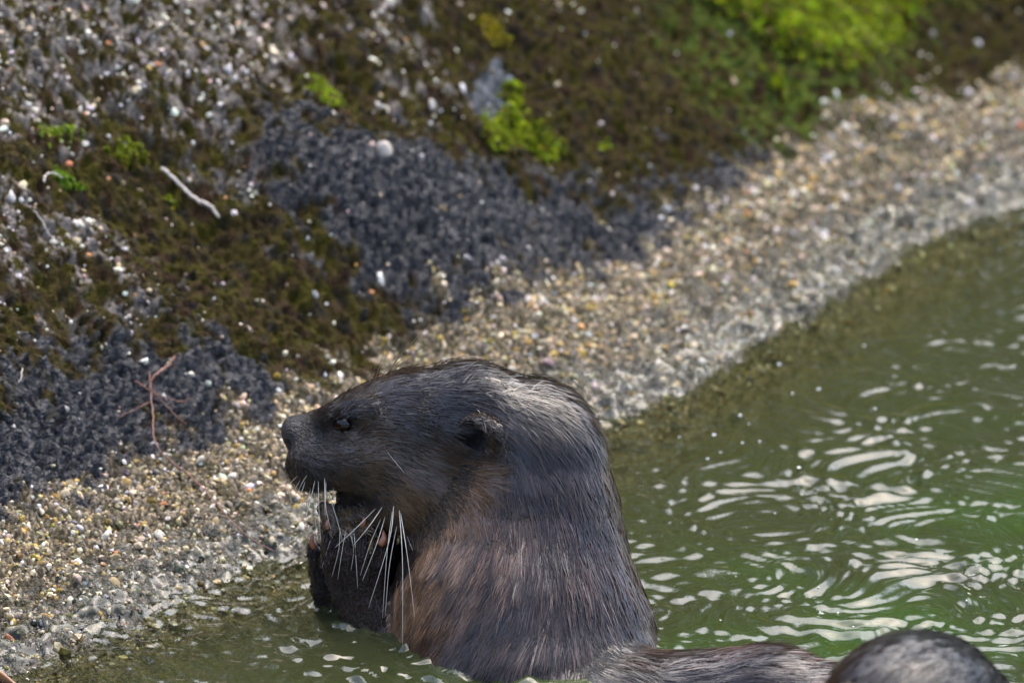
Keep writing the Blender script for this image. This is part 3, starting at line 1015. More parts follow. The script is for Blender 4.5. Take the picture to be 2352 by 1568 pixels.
# whiskers
T = NT('whisker')
at = T.n('TexCoord')
b = T.n('BsdfPrincipled', {'Base Color': (0.72, 0.68, 0.60, 1), 'Roughness': 0.3})
nz_ = noise(T, at.outputs['Object'], 300)
cr = ramp(T, nz_.outputs[0], 0.3, 0.7, (0.42, 0.38, 0.30, 1), (0.62, 0.58, 0.48, 1))
T.t.links.new(cr.outputs[0], b.inputs['Base Color'])
whisk_mat = T.surf(b)
dark_whisk_mat = simple_mat('dark_whisker', (0.16, 0.10, 0.06), rough=0.35, var=0.3)
NW = lambda u, v, d=-2.0: (u, v, S.near_w(u, v) + d)
W_NEAR = [  # root, (bend), tip  (pixels; last number = how far the tip stands out towards the viewer), base radius px
    ((720, 1130), (722, 1185), (728, 1240), 30, 2.2), ((748, 1105), (748, 1165), (760, 1215), 30, 2.6), ((745, 1095), (746, 1150), (747, 1190), 40, 2.2),
    ((730, 1103), (732, 1170), (736, 1245), 26, 2.4), ((755, 1140), (775, 1200), (797, 1288), 40, 2.6), ((765, 1120), (767, 1145), (766, 1168), 25, 2.0),
    ((723, 1100), (712, 1150), (700, 1195), 24, 2.0), ((712, 1120), (705, 1160), (700, 1215), 22, 1.6), ((700, 1105), (690, 1135), (680, 1160), 20, 1.6),
    ((690, 1100), (678, 1120), (668, 1140), 18, 1.4), ((685, 1090), (670, 1105), (658, 1118), 16, 1.2), ((705, 1090), (690, 1115), (676, 1150), 18, 1.3),
    ((862, 1168), (820, 1210), (770, 1256), 60, 2.6), ((878, 1164), (850, 1205), (813, 1250), 66, 2.8), ((905, 1160), (895, 1240), (848, 1392), 60, 3.0),
    ((902, 1172), (890, 1270), (880, 1415), 60, 2.4), ((912, 1205), (895, 1300), (886, 1410), 60, 2.6), ((918, 1170), (926, 1290), (926, 1480), 70, 3.0),
    ((920, 1172), (938, 1280), (954, 1412), 80, 2.8), ((885, 1186), (865, 1250), (834, 1330), 70, 2.6), ((876, 1188), (850, 1250), (828, 1320), 62, 2.0),
    ((780, 1212), (778, 1260), (762, 1325), 50, 1.6), ((795, 1212), (786, 1262), (776, 1330), 55, 1.6), ((812, 1214), (817, 1270), (822, 1350), 56, 2.2),
    ((770, 1205), (755, 1250), (738, 1305), 40, 1.4), ((800, 1212), (812, 1260), (806, 1310), 50, 1.4), ((935, 1230), (952, 1270), (978, 1330), 40, 1.6),
    ((862, 1002), (874, 1040), (881, 1068), 14, 1.7), ((878, 1020), (905, 1055), (945, 1102), 18, 2.0), ((885, 1006), (915, 1012), (945, 1016), 14, 1.0)]
for (r0, m0, t0, out, br) in W_NEAR:
    rw = NW(*r0)
    if rw[2] <= 0:
        rw = (r0[0], r0[1], 40)
    mw = (m0[0], m0[1], rw[2] + out * 0.7)
    tw = (t0[0], t0[1], rw[2] + out)
    pts = spline([rw, mw, tw], 14)
    tt_ = np.linspace(0, 1, 14)
    rr = 0.43 * br * (1 - 0.72 * tt_) * (1 + 0.28 * np.exp(-((tt_ - 0.33) / 0.03) ** 2)) / PXM
    v, f = tube(loc(pts), rr, 6)
    add_obj('whisker', mesh_from('whisker', v, f), whisk_mat, otter)
for (r0, m0, t0, br) in [((862, 892), (890, 855), (940, 810), 1.3), ((862, 890), (920, 815), (990, 742), 1.8), ((850, 893), (868, 850), (893, 765), 1.2), ((872, 884), (910, 845), (970, 806), 1.4),
                         ((848, 892), (850, 870), (852, 842), 1.0), ((840, 895), (850, 868), (860, 845), 1.0), ((800, 915), (808, 898), (815, 882), 1.2), ((805, 915), (806, 900), (806, 888), .9), ((790, 918), (792, 908), (796, 898), .9)]:
    pts = spline([(r0[0], r0[1] + 6, 20), (m0[0], m0[1], 24), (t0[0], t0[1], 30)], 12)
    v, f = tube(loc(pts), br * (1 - 0.7 * np.linspace(0, 1, 12)) / PXM, 6)
    add_obj('brow_whisker', mesh_from('brow_whisker', v, f), dark_whisk_mat, otter)
print('otter done', len(V))

# ------------------------------------------------------------------ second otter, back of the head, nearer the viewer
W2 = 1450.0
K2 = (DIST - W2 / PXM) / DIST
q0 = CAM - BACK * (DIST - W2 / PXM) + RIGHT * ((2105 - UC) / PXM * K2) + UP * ((VC - 1690) / PXM * K2)
S2 = SDF((-420, -320, -330), (560, 620, 330), 8.0)
S2.ell((0, 0, 0), (236, 240, 225), 30)
S2.cone((20, 10, 0), (70, 40, 0), 222, 205, 1, 40)
S2.cone((150, 90, -60), (300, 220, -120), 150, 75, 1, 40)       # muzzle dipping to the water, away from us
S2.cone((300, 220, -120), (350, 260, -140), 70, 52, 1, 20)
S2.cone((-10, 60, 0), (-120, 420, 20), 235, 300, 1, 40)         # neck
S2.cone((-120, 420, 20), (-330, 560, 60), 300, 260, 1, 40)
for sg in (1, -1):
    ww = S2.near_w(-150, -78) if sg > 0 else ww
    S2.ell((-160, -74, sg * (ww + 6)), (60, 58, 32), 14, rot=-0.2)
    S2.ell((-150, -50, sg * (ww + 30)), (46, 50, 30), 8, sub=True, rot=-0.2)
V2, F2 = S2.mesh(2)
N2 = normals(V2, F2)
if (N2 * V2).sum() < 0:
    F2, N2 = F2[:, ::-1], -N2
otter2 = bpy.data.objects.new('otter', None)
COL.objects.link(otter2)
B2 = on_z(2105, 1690 + 260 * 1)  # rough base
wl = q0 + UP * 0
B2 = np.array([q0[0], q0[1], 0.0])
otter2.location = B2
otter2.empty_display_size = 0.05
otter2['label'] = 'second otter, only its wet rounded head and pale-rimmed ear showing'
otter2['category'] = 'otter'
otter2['group'] = 'otters in the pool'
def loc2(p):
    p = np.asarray(p, float) * (K2 / PXM)
    return q0 - B2 + np.multiply.outer(p[:, 0], RIGHT) - np.multiply.outer(p[:, 1], UP) + np.multiply.outer(p[:, 2], BACK)
me2 = mesh_from('body', loc2(V2), F2)
earm = (((V2[:, 0] + 150) / 44) ** 2 + ((V2[:, 1] + 48) / 48) ** 2 < 1)
b2 = np.tile(np.array([0.024, 0.017, 0.015]), (len(V2), 1))
b2[earm] = (0.010, 0.007, 0.006)
rim = (((V2[:, 0] + 158) / 70) ** 2 + ((V2[:, 1] + 66) / 68) ** 2 < 1) & ~earm & (np.abs(V2[:, 2]) > ww + 8)
b2[rim] = (0.13, 0.10, 0.095)
set_col(me2, b2)
add_obj('body', me2, body_mat, otter2)
def dir2(p, n):
    d = np.tile(np.array([-0.75, 0.75, 0.1]), (len(p), 1))
    d = d - (d * n).sum(1, keepdims=True) * n
    return d / (np.linalg.norm(d, axis=1, keepdims=True) + 1e-6)
def col2(p):
    m = sstep(p[:, 0], -180, 40)
    return np.array([.030, .016, .011]) * (1 - m[:, None]) + np.array([.022, .022, .022]) * m[:, None]
def den2(c_, n):
    q = (c_[:, 1] < 330) & ~((((c_[:, 0] + 150) / 62) ** 2 + ((c_[:, 1] + 60) / 66) ** 2) < 1)
    return q * np.where(n[:, 2] > -0.2, 1.0, 0.3) + 1e-9
make_fur('fur', otter2, V2, F2, N2, dir2, col2, den2, 7000, 6, lambda p: np.full(len(p), 46.0), loc2, radius=0.00016, lift=0.08, seed=31, nfun=lambda n, p: np.multiply.outer(n[:, 0], RIGHT) - np.multiply.outer(n[:, 1], UP) + np.multiply.outer(n[:, 2], BACK))

# ------------------------------------------------------------------ water
x_ax = axis(-0.36, 0.40, 0.0017, -14, 16, 1.3)
y_ax = axis(-0.62, 1.0, 0.0030, -30, 16, 1.3)
WX, WY = [a.ravel() for a in np.meshgrid(x_ax, y_ax, indexing='ij')]
wt, ws_ = xy_to_ts(WX, WY)
w_a = Field(0.050, 0.35, 2.0, 1024, seed=21)
w_b = Field(0.022, 0.35, 1.4, 1024, seed=22)
w_c = Field(0.012, 0.35, 0.9, 1024, seed=23)
w_d = Field(0.11, 0.4, 2.2, 512, seed=24)
w_m = Field(0.22, 0.5, 2.0, 256, seed=25)
# domain warp for the swirled look
qx = WX + 0.012 * w_d(WX * 0.9, WY * 0.9 + 0.4)
qy = WY + 0.012 * w_d(WX * 0.9 + 1.1, WY * 0.9)
dsh = np.clip(-ws_, 0, 5)
calm = sstep(dsh, 0.04, 0.20)                     # still water in the lee of the bank
calm = np.where(WY < 0.12, np.maximum(calm * 0.9, 0.5), calm)
patch = 0.65 + 0.35 * np.tanh(1.2 * w_m(WX, WY))
amp = (0.10 + 0.90 * calm) * patch
wave = amp * (0.0007 * w_a(qx, qy) + 0.00095 * w_b(qx, qy) + 0.0007 * w_d(qx, qy)) + 0.00024 * (0.25 + calm) * w_c(qx, qy)
# fine "fingerprint" ripples by the near gravel
near = (1 - sstep(dsh, 0.03, 0.14)) * (1 - sstep(WY, 0.10, 0.22))
wave += near * (0.00012 * w_c(WX * 1.1, WY * 0.7) + 0.00012 * w_b(WX, WY) + 0.00026 * np.sin(2 * np.pi * dsh / 0.011 + 2.2 * w_a(WX, WY) + 1.2 * w_b(WX, WY)))
# rings spreading from the neck and from drips
def rings(cx, cy, lam, a, decay, r0=0.0):
    r = np.sqrt((WX - cx) ** 2 + (WY - cy) ** 2)
    return a * np.sin(2 * np.pi * (r - r0) / lam) * np.exp(-np.clip(r - r0, 0, None) / decay) * sstep(r, r0 * 0.3, r0 + 0.004)
wave += rings(0.006, 0.0, 0.021, 0.0006, 0.12, 0.07)
wave += rings(-0.09, 0.02, 0.016, 0.0005, 0.12, 0.025)
for (u, v) in [(1843, 1411), (1930, 1400), (1790, 1440), (1950, 1435), (2060, 1425), (1590, 1385), (2180, 1290), (1960, 1240), (1700, 1260), (2230, 1420), (1560, 1180), (2020, 1120)]:
    q = on_z(u, v)
    wave += rings(q[0], q[1], random.uniform(0.008, 0.014), random.uniform(0.0002, 0.00042), random.uniform(0.007, 0.014))
# meniscus and close ripples where bodies break the surface
def body_dist(field, org, scale):
    d = np.full(len(WX), 400.0)
    sel = (np.abs(WX - org[0]) < 0.5) & (np.abs(WY - org[1]) < 0.5)
    rel = np.stack([WX[sel], WY[sel], np.zeros(sel.sum())], 1) - org
    q = np.stack([rel @ RIGHT, -(rel @ UP), rel @ BACK], 1) * scale
    if field is S:
        q[:, 2] -= turn(q[:, 0])
    g = (q - field.lo) / field.h
    i0 = np.floor(g).astype(int)
    ok = ((i0 >= 0) & (i0 < field.n - 1)).all(1)
    i0, fr_ = i0[ok], g[ok] - i0[ok]
    val = 0
    for a in (0, 1):
        for b_ in (0, 1):
            for c_ in (0, 1):
                w_ = np.abs(1 - a - fr_[:, 0]) * np.abs(1 - b_ - fr_[:, 1]) * np.abs(1 - c_ - fr_[:, 2])
                val = val + w_ * field.f[i0[:, 0] + a, i0[:, 1] + b_, i0[:, 2] + c_]
    o = np.full(len(ok), 400.0)
    o[ok] = val
    d[sel] = o
    return d
for fd_, og_, sc_w in ((S, TGT - RIGHT * (UC / PXM) + UP * (VC / PXM), PXM), (S2, q0, PXM / K2)):
    bd = np.clip(body_dist(fd_, og_, sc_w), 0, 400)
    wave += 0.0024 * np.exp(-bd / 8.0) + 0.0007 * np.sin(2 * np.pi * bd / 28.0) * np.exp(-bd / 22.0) * (bd > 0)
wave *= 1.05 * sstep(3.0 - np.maximum(np.abs(WX), np.abs(WY)), 0, 2.0)
# thin film of water clinging to the gravel above the waterline
film = base_h(wt, np.clip(ws_, -0.05, 0.2)) + 0.0011 + 0.0010 * f_edge2(wt * 1.3, ws_ * 0.9) + 0.0007 * f_lump(wt, ws_) - 0.030 * np.clip(ws_, 0, 1) - 0.002 * sstep(ws_, 0.03, 0.07)
wz = np.where(ws_ > 0, np.maximum(wave, film), wave)
wz = np.where((ws_ < 0) & (ws_ > -0.012), np.maximum(wave, wave + (1 + ws_ / 0.012) ** 2 * 0.0006), wz)
wf = grid_faces(len(x_ax), len(y_ax))
wf = wf[(ws_[wf].min(1) < 0.075)]
used = np.unique(wf)
remap = np.full(len(WX), -1); remap[used] = np.arange(len(used))
water_me = mesh_from('water', np.stack([WX, WY, wz], 1)[used], remap[wf])
depth = np.clip(wz - base_h(wt, ws_), 0, 1)
set_float(water_me, depth[used], 'depth')
T = NT('water')
dp = T.n('Attribute', attribute_name='depth')
tc = T.n('TexCoord')
mk = T.n('MapRange', {'Value': dp.outputs['Fac'], 'From Min': 0.0, 'From Max': 0.085, 'To Min': 0.0, 'To Max': 0.95}, interpolation_type='SMOOTHSTEP')
gz = T.n('MapRange', {'Value': noise(T, tc.outputs['Object'], 7, 3).outputs[0], 'From Min': 0.38, 'From Max': 0.62})
dg = T.n('MapRange', {'Value': dp.outputs['Fac'], 'From Min': 0.05, 'From Max': 0.26}, interpolation_type='SMOOTHSTEP')
gf_ = T.n('Math', {0: gz.outputs[0], 1: dg.outputs[0]}, operation='MULTIPLY')
mc = T.n('Mix', {0: gf_.outputs[0], 6: (0.026, 0.029, 0.011, 1), 7: (0.026, 0.048, 0.010, 1)}, data_type='RGBA')
murk = T.n('BsdfDiffuse', {'Color': mc.outputs[2]})
clear = T.n('BsdfTransparent', {'Color': (0.80, 0.83, 0.66, 1)})
body = T.n('MixShader', {0: mk.outputs[0], 1: clear.outputs[0], 2: murk.outputs[0]})
gl = T.n('BsdfGlossy', {'Color': (1, 1, 1, 1), 'Roughness': 0.02})
fr = T.n('Fresnel', {'IOR': 1.333})
bz = noise(T, tc.outputs['Object'], 160, 2)
bp = T.n('Bump', {'Height': bz.outputs[0], 'Strength': 0.12, 'Distance': 0.001})
for nd in (gl, fr):
    T.t.links.new(bp.outputs[0], nd.inputs['Normal'])
wmix = T.n('MixShader', {0: fr.outputs[0], 1: body.outputs[0], 2: gl.outputs[0]})
water_mat = T.surf(wmix)
water = add_obj('water', water_me, water_mat, kind='structure', label='rippled murky green pool water along the rock bank')
print('water verts', len(used))

# ------------------------------------------------------------------ moss
moss_mat_cache = {}
def moss_mat(name, col):
    if name not in moss_mat_cache:
        T = NT(name)
        at = T.n('Attribute', attribute_name='Col')
        df = T.n('BsdfPrincipled', {'Base Color': at.outputs['Color'], 'Roughness': 0.55})
        tr = T.n('BsdfTranslucent', {'Color': at.outputs['Color']})
        mx = T.n('MixShader', {0: 0.3, 1: df.outputs[0], 2: tr.outputs[0]})
        moss_mat_cache[name] = T.surf(mx)
    return moss_mat_cache[name]

def moss(polys, n, label, col, size=0.0022, seed=0, group=None, hole=0.0, ts=None, pad=0.0):
    r = np.random.default_rng(seed)
    pl = ts if ts is not None else [poly_ts(p) for p in polys]
    allp = np.array([q for p in pl for q in p])
    lo, hi = allp.min(0) - pad, allp.max(0) + pad
    t = r.uniform(lo[0], hi[0], n * 6)
    s = r.uniform(lo[1], hi[1], n * 6)
    sdv = np.max([poly_sd(t, s, p) for p in pl], axis=0) + 0.0035 * f_edge2(t * 2, s * 2) + 0.002 * f_grain(t, s)
    k = (sdv > 0) & (f_grain(t * 0.7, s * 0.7) > hole - 1.5)
    t, s, sdv = t[k][:n], s[k][:n], sdv[k][:n]
    m = len(t)
    nn = rock_normal(t, s)
    heap = np.clip(sdv / 0.012, 0, 1) ** 0.6
    base = rock_surface(t, s) + nn * (heap * size * 1.4 + 0.0012 * np.clip(f_grain(t, s), -1, 2) * heap)[:, None]
    L = 5
    vs, fs, cs = [], [], []
    tone = (1 + 0.28 * f_lump(t, s) * 0.8)[:, None] * r.uniform(0.75, 1.25, (m, 1))
    cc = np.array(col) * 0.72 * tone ** 1.6 * (1 + r.normal(0, 0.10, (m, 3)))
    dead = (f_lump(t * 1.3 + 0.2, s * 1.3) + r.normal(0, 0.5, m) > 1.35)[:, None]
    cc = np.clip(np.where(dead, np.array([0.17, 0.12, 0.03]) * tone, cc), 0.002, 0.6)
    for l in range(L):
        d = r.normal(0, 1, (m, 3)) * 0.75 + nn * r.uniform(0.4, 1.2, (m, 1))
        d /= np.linalg.norm(d, axis=1, keepdims=True)
        sd_ = np.cross(d, r.normal(0, 1, (m, 3)))
        sd_ /= np.linalg.norm(sd_, axis=1, keepdims=True)
        ln = size * r.uniform(0.7, 1.4, (m, 1))
        a = base - d * ln * 0.2
        vs.append(np.stack([a, a + d * ln * 0.55 + sd_ * ln * 0.26, a + d * ln * 1.1, a + d * ln * 0.55 - sd_ * ln * 0.26], 1))
    v = np.concatenate(vs).reshape(-1, 3)
    f = np.arange(len(v)).reshape(-1, 4)
    o3 = rock_surface(np.array([t.mean()]), np.array([s.mean()]))[0]
    me = mesh_from('moss_clump', v - o3, f)
    set_col(me, np.repeat(np.tile(cc, (L, 1)), 4, 0))
    o = add_obj('moss_clump', me, moss_mat('moss', col), None, label, 'moss', group)
    o.location = o3
    return o
GR = (0.33, 0.40, 0.008)
G1 = 'moss clumps on the rock'
moss([[(1110, 275), (1165, 250), (1215, 275), (1260, 325), (1280, 372), (1245, 365), (1195, 335), (1150, 335), (1140, 355), (1118, 330)], [(1158, 190), (1185, 190), (1190, 240), (1170, 262), (1160, 225)]], 3000,
     'bright green moss clump with a narrow upper arm beside the grey bare patch', GR, 0.0022, 1, G1)
moss([[(1270, 318), (1310, 345), (1300, 352), (1268, 335)]], 140, 'thin sliver of moss just beyond the branched green clump', (0.20, 0.26, 0.015), 0.002, 2, G1)
moss([[(700, 195), (725, 182), (760, 215), (785, 245), (765, 255), (735, 232)]], 420, 'narrow green moss tuft above the blue-black wet rock', GR, 0.0021, 3, G1, 0.5)
moss([[(248, 335), (290, 328), (335, 352), (336, 380), (300, 392), (260, 372)]], 620, 'yellow-green moss tuft at the upper end of the pale stick', (0.30, 0.34, 0.01), 0.0021, 4, G1, 0.6)
moss([[(80, 295), (130, 288), (190, 310), (185, 330), (150, 320), (90, 312)]], 220, 'sparse green moss fringe among white grains', (0.24, 0.33, 0.012), 0.002, 5, G1, 0.9)
moss([[(112, 392), (135, 385), (150, 412), (190, 420), (192, 438), (160, 436), (120, 410)]], 260, 'dark green moss specks under the small red stone', (0.18, 0.30, 0.010), 0.002, 6, G1, 0.9)
moss([[(1092, 48), (1120, 38), (1160, 85), (1155, 110), (1130, 100), (1100, 70)]], 420, 'mustard yellow moss tuft on brown rock', (0.36, 0.29, 0.012), 0.0023, 7, G1, 0.4)
moss([[(1376, 332), (1396, 328), (1400, 346), (1382, 350)]], 60, 'tiny lone green moss speck on dark brown rock', GR, 0.002, 8, G1)
moss([[(376, 455), (386, 450), (388, 465), (378, 468)], [(392, 468), (402, 466), (404, 480), (394, 480)]], 50, 'two tiny green moss dots beside the pale stick', GR, 0.0018, 9, G1)
moss([[(1600, -330), (2250, -330), (2180, -60), (2120, 10), (2080, 70), (2010, 110), (1960, 160), (1890, 140), (1800, 130), (1760, 80), (1700, 40), (1640, 20)],
      [(1765, 170), (1790, 170), (1792, 215), (1772, 205)]], 15000, 'broad bright green moss cushion spread over the upper rock', (0.30, 0.37, 0.008), 0.0032, 10, G1, 0.15)

# moss carpet over the top of the bank, seen only as a reflection
mt = [[(0.35, 0.56), (1.9, 0.50), (2.4, 0.75), (2.2, 1.05), (0.9, 1.05), (0.45, 0.85)]]
oo = moss(None, 14000, 'wide green moss carpet on the crest of the bank', (0.15, 0.25, 0.010), 0.007, 12, G1, 0.1, ts=mt)

# ------------------------------------------------------------------ shrubs on the bank behind, mirrored in the pool
T = NT('shrub_leaf')
at = T.n('Attribute', attribute_name='Col')
df = T.n('BsdfPrincipled', {'Base Color': at.outputs['Color'], 'Roughness': 0.45})
tr = T.n('BsdfTranslucent', {'Color': at.outputs['Color']})
shrub_mat = T.surf(T.n('MixShader', {0: 0.35, 1: df.outputs[0], 2: tr.outputs[0]}))
bark_mat = simple_mat('shrub_bark', (0.10, 0.07, 0.045), rough=0.8, var=0.4, scale=60, bump=0.002, bscale=120)
def shrub(x, y, h, rx, label, col, seed):
    r = np.random.default_rng(seed)
    t, s_ = xy_to_ts(np.array([x]), np.array([y]))
    z0 = float(base_h(t, s_)[0]) - 0.02
    o = bpy.data.objects.new('shrub', None)
    COL.objects.link(o)
    o.location = (x, y, z0)
    o['label'], o['category'], o['group'] = label, 'shrub', 'shrubs on the bank behind the pool'
    nb = 9
    tips = []
    vv, ff, off = [], [[], []], 0
    for k in range(nb):
        a = k * 6.283 / nb + r.uniform(-.3, .3)
        tip = np.array([math.cos(a) * rx * r.uniform(.4, .9), math.sin(a) * rx * r.uniform(.4, .9), h * r.uniform(.45, .95)])
        pth = spline([(0, 0, 0), tip * np.array([.3, .3, .5]), tip], 8)
        v, f = tube(pth, np.linspace(.018, .004, 8), 6)
        vv.append(v); ff[0].append(f[0] + off); ff[1].append(f[1] + off); off += len(v)
        tips += [pth[-1], pth[-3], pth[-4]]
    add_obj('stem', mesh_from('stem', np.concatenate(vv), [np.concatenate(ff[0]), np.concatenate(ff[1])]), bark_mat, o)
    n = 3800
    c0 = np.array(tips)[r.integers(0, len(tips), n)] + r.normal(0, 1, (n, 3)) * np.array([.22, .22, .20])
    c0[:, 2] = np.clip(c0[:, 2], .06, None)
    d = r.normal(0, 1, (n, 3)); d /= np.linalg.norm(d, axis=1, keepdims=True)
    e = np.cross(d, r.normal(0, 1, (n, 3))); e /= np.linalg.norm(e, axis=1, keepdims=True)
    L = r.uniform(.04, .085, (n, 1))
    q = np.stack([c0, c0 + d * L * .5 + e * L * .25, c0 + d * L, c0 + d * L * .5 - e * L * .25], 1).reshape(-1, 3)
    me = mesh_from('crown', q, np.arange(len(q)).reshape(-1, 4))
    set_col(me, np.repeat(np.array(col) * r.uniform(.6, 1.4, (n, 1)), 4, 0))
    add_obj('crown', me, shrub_mat, o)
for k, (x, y, h, rx, lab, col) in enumerate([
        (-1.0, 2.0, 1.0, .55, 'low dark green shrub at the crest of the rock', (.035, .075, .015)), (-0.1, 2.6, 1.25, .6, 'rounded mid green shrub behind the crest of the rock', (.05, .11, .015)),
        (0.8, 3.0, 1.15, .6, 'bright green shrub behind the far gravel', (.07, .16, .015)), (1.7, 3.4, 1.35, .65, 'tall bright green shrub beyond the end of the gravel', (.075, .17, .018)),
        (2.6, 4.0, 1.4, .7, 'dark green shrub furthest along the bank', (.04, .10, .02)), (0.4, 3.9, 1.6, .7, 'tall dark green shrub in the second row', (.04, .09, .015)), (1.4, 4.4, 1.7, .7, 'tall pale green shrub in the second row', (.08, .15, .03))]):
    shrub(x, y, h * (0.8, 1.15)[k % 2], rx, lab, col, 50 + k)

# near bank behind the camera, with unseen trees added to block low bright sky
nbx, nby = np.linspace(-16, 16, 33), np.linspace(-24, -4.1, 25)
BX, BY = [a.ravel() for a in np.meshgrid(nbx, nby, indexing='ij')]
BZ = 0.16 * sstep(-BY, 4.15, 4.9) + 0.5 * sstep(-BY, 6, 14) + 0.04 * f_big(BX * 0.3, BY * 0.3) - 0.05
bme = mesh_from('near_bank', np.stack([BX, BY, BZ], 1), grid_faces(33, 25))
add_obj('near_bank', bme, simple_mat('earth', (0.09, 0.075, 0.04), rough=0.9, var=0.4, scale=4, bump=0.02, bscale=20), None, 'low grassy earth bank across the pool', kind='structure')
def screen_tree(x, y, h, rx, label, col, seed):
    r = np.random.default_rng(seed)
    o = bpy.data.objects.new('screen_tree', None)
    COL.objects.link(o)
    o.location = (x, y, 0.2)
    o['label'], o['category'], o['group'] = label, 'screen_tree', 'unseen trees added to screen low sky'
    vv, ff, off, tips = [], [[], []], 0, []
    for k in range(8):
        a = k * 0.785 + r.uniform(-.3, .3)
        tip = np.array([math.cos(a) * rx * r.uniform(.5, 1), math.sin(a) * rx * r.uniform(.5, 1), h * r.uniform(.45, .95)])
        pth = spline([(0, 0, 0), (0, 0, h * 0.2), tip * np.array([.45, .45, .75]), tip], 10)
        v, f = tube(pth, np.linspace(.09, .012, 10), 6)
        vv.append(v); ff[0].append(f[0] + off); ff[1].append(f[1] + off); off += len(v)
        tips += [pth[-1], pth[-3], pth[-4], pth[-5]]
    add_obj('trunk', mesh_from('trunk', np.concatenate(vv), [np.concatenate(ff[0]), np.concatenate(ff[1])]), bark_mat, o)
    n = 5200
    c0 = np.array(tips)[r.integers(0, len(tips), n)] + r.normal(0, 1, (n, 3)) * np.array([.42, .42, .45])
    c0[:, 2] = np.clip(c0[:, 2], .15, None)
    d = r.normal(0, 1, (n, 3)); d /= np.linalg.norm(d, axis=1, keepdims=True)
    e = np.cross(d, r.normal(0, 1, (n, 3))); e /= np.linalg.norm(e, axis=1, keepdims=True)
    L = r.uniform(.12, .24, (n, 1))
    q = np.stack([c0, c0 + d * L * .5 + e * L * .3, c0 + d * L, c0 + d * L * .5 - e * L * .3], 1).reshape(-1, 3)
    me = mesh_from('crown', q, np.arange(len(q)).reshape(-1, 4))
    set_col(me, np.repeat(np.array(col) * r.uniform(.6, 1.4, (n, 1)), 4, 0))
    add_obj('crown', me, shrub_mat, o)
for k, (x, y, h, lab, col) in enumerate([(-7.0, -7.5, 3.2, 'added dark broad foliage screen at the far end of the opposite bank', (.03, .06, .015)), (-3.8, -9.0, 3.8, 'added tall dark foliage screen on the opposite bank', (.035, .07, .015)), (-0.8, -9.8, 3.5, 'added mid green foliage screen on the opposite bank', (.04, .085, .015)),
                                         (2.2, -9.2, 3.9, 'tallest added foliage screen on the opposite bank', (.035, .075, .02)), (5.2, -8.0, 3.4, 'added yellow green foliage screen on the opposite bank', (.06, .09, .015)), (-6.5, -3.0, 2.6, 'small added foliage screen beside the pool by the rock', (.035, .07, .015))]):
    screen_tree(x, y, h, 1.5, lab, col, 80 + k)

# ------------------------------------------------------------------ twigs, roots, litter
def on_rock(u, v, lift=0.0012):
    t, s = px_to_ts(u, v)
    return rock_surface(np.array([t]), np.array([s]))[0] + rock_normal(np.array([t]), np.array([s]))[0] * lift

def strand(pxs, r0, r1, n=24, lift=0.0014, wob=0.0):
    c_ = np.array([on_rock(u, v, lift) for u, v in pxs])
    p = spline(c_, n)
    if wob:
        p = p + np.random.default_rng(int(pxs[0][0])).normal(0, wob, p.shape)
    return p, np.linspace(r0, r1, n)

def twig(name, segs, mat, label, cat, part_names):
    first = segs[0]
    o3 = on_rock(*first[0][0], 0)
    root = bpy.data.objects.new(name, None)
    COL.objects.link(root)
    root.location = o3
    root.empty_display_size = 0.02
    root['label'], root['category'] = label, cat
    for (pxs, r0, r1, lift), pn in zip(segs, part_names):
        p, rr = strand(pxs, r0, r1, max(10, 8 * len(pxs)), lift, 0.00022)
        v, f = tube(p - o3, rr, 7)
        add_obj(pn, mesh_from(pn, v, f), mat, root)
    return root
twig_mat = simple_mat('pine_twig', (0.15, 0.055, 0.028), rough=0.5, var=0.4, scale=400, bump=0.0003, bscale=2500)
twig('pine_twig', [([(400, 828), (375, 852), (345, 875), (340, 905)], .0009, .0007, .0045), ([(338, 862), (341, 905), (345, 960), (350, 1020), (375, 1058), (430, 1100), (480, 1150), (520, 1200), (570, 1245), (630, 1273)], .0006, .00035, .004),
                   ([(306, 885), (345, 910), (390, 930), (420, 932), (427, 920)], .0005, .00035, .0045), ([(345, 905), (370, 930), (400, 960), (425, 980)], .0004, .00025, .003), ([(342, 930), (310, 945), (270, 965)], .0004, .0002, .003),
                   ([(352, 870), (375, 850), (396, 850)], .0004, .0003, .004)],
     twig_mat, 'thin reddish brown pine twig lying from the black rock down to the water', 'twig', ['stem', 'stem', 'needle', 'needle', 'needle', 'needle'])
stick_mat = simple_mat('pale_stick', (0.50, 0.43, 0.36), rough=0.6, var=0.3, scale=300, bump=0.0004, bscale=1500)
twig('stick', [([(368, 392), (400, 420), (435, 452), (462, 470)], .0013, .0012, .003), ([(460, 468), (482, 478), (502, 502)], .0017, .0008, .003)], stick_mat, 'bleached pale stick lying on mossy brown rock', 'stick', ['stem', 'stem'])
root_mat = simple_mat('root_thread', (0.42, 0.38, 0.33), rough=0.6)
twig('root_thread', [([(95, 425), (98, 408), (115, 404), (135, 415)], .0007, .0004, .003)], root_mat, 'short pale hooked root thread among white grains', 'root', ['strand'])
twig('root_thread', [([(62, 478), (90, 510), (105, 540), (125, 560)], .0004, .0003, .003)], root_mat, 'faint grey root thread below the hooked one', 'root', ['strand'])
twig('root_thread', [([(45, 852), (42, 875), (36, 882)], .0004, .0003, .003)], root_mat, 'tiny pale thread at the top of the black wet rock', 'root', ['strand'])

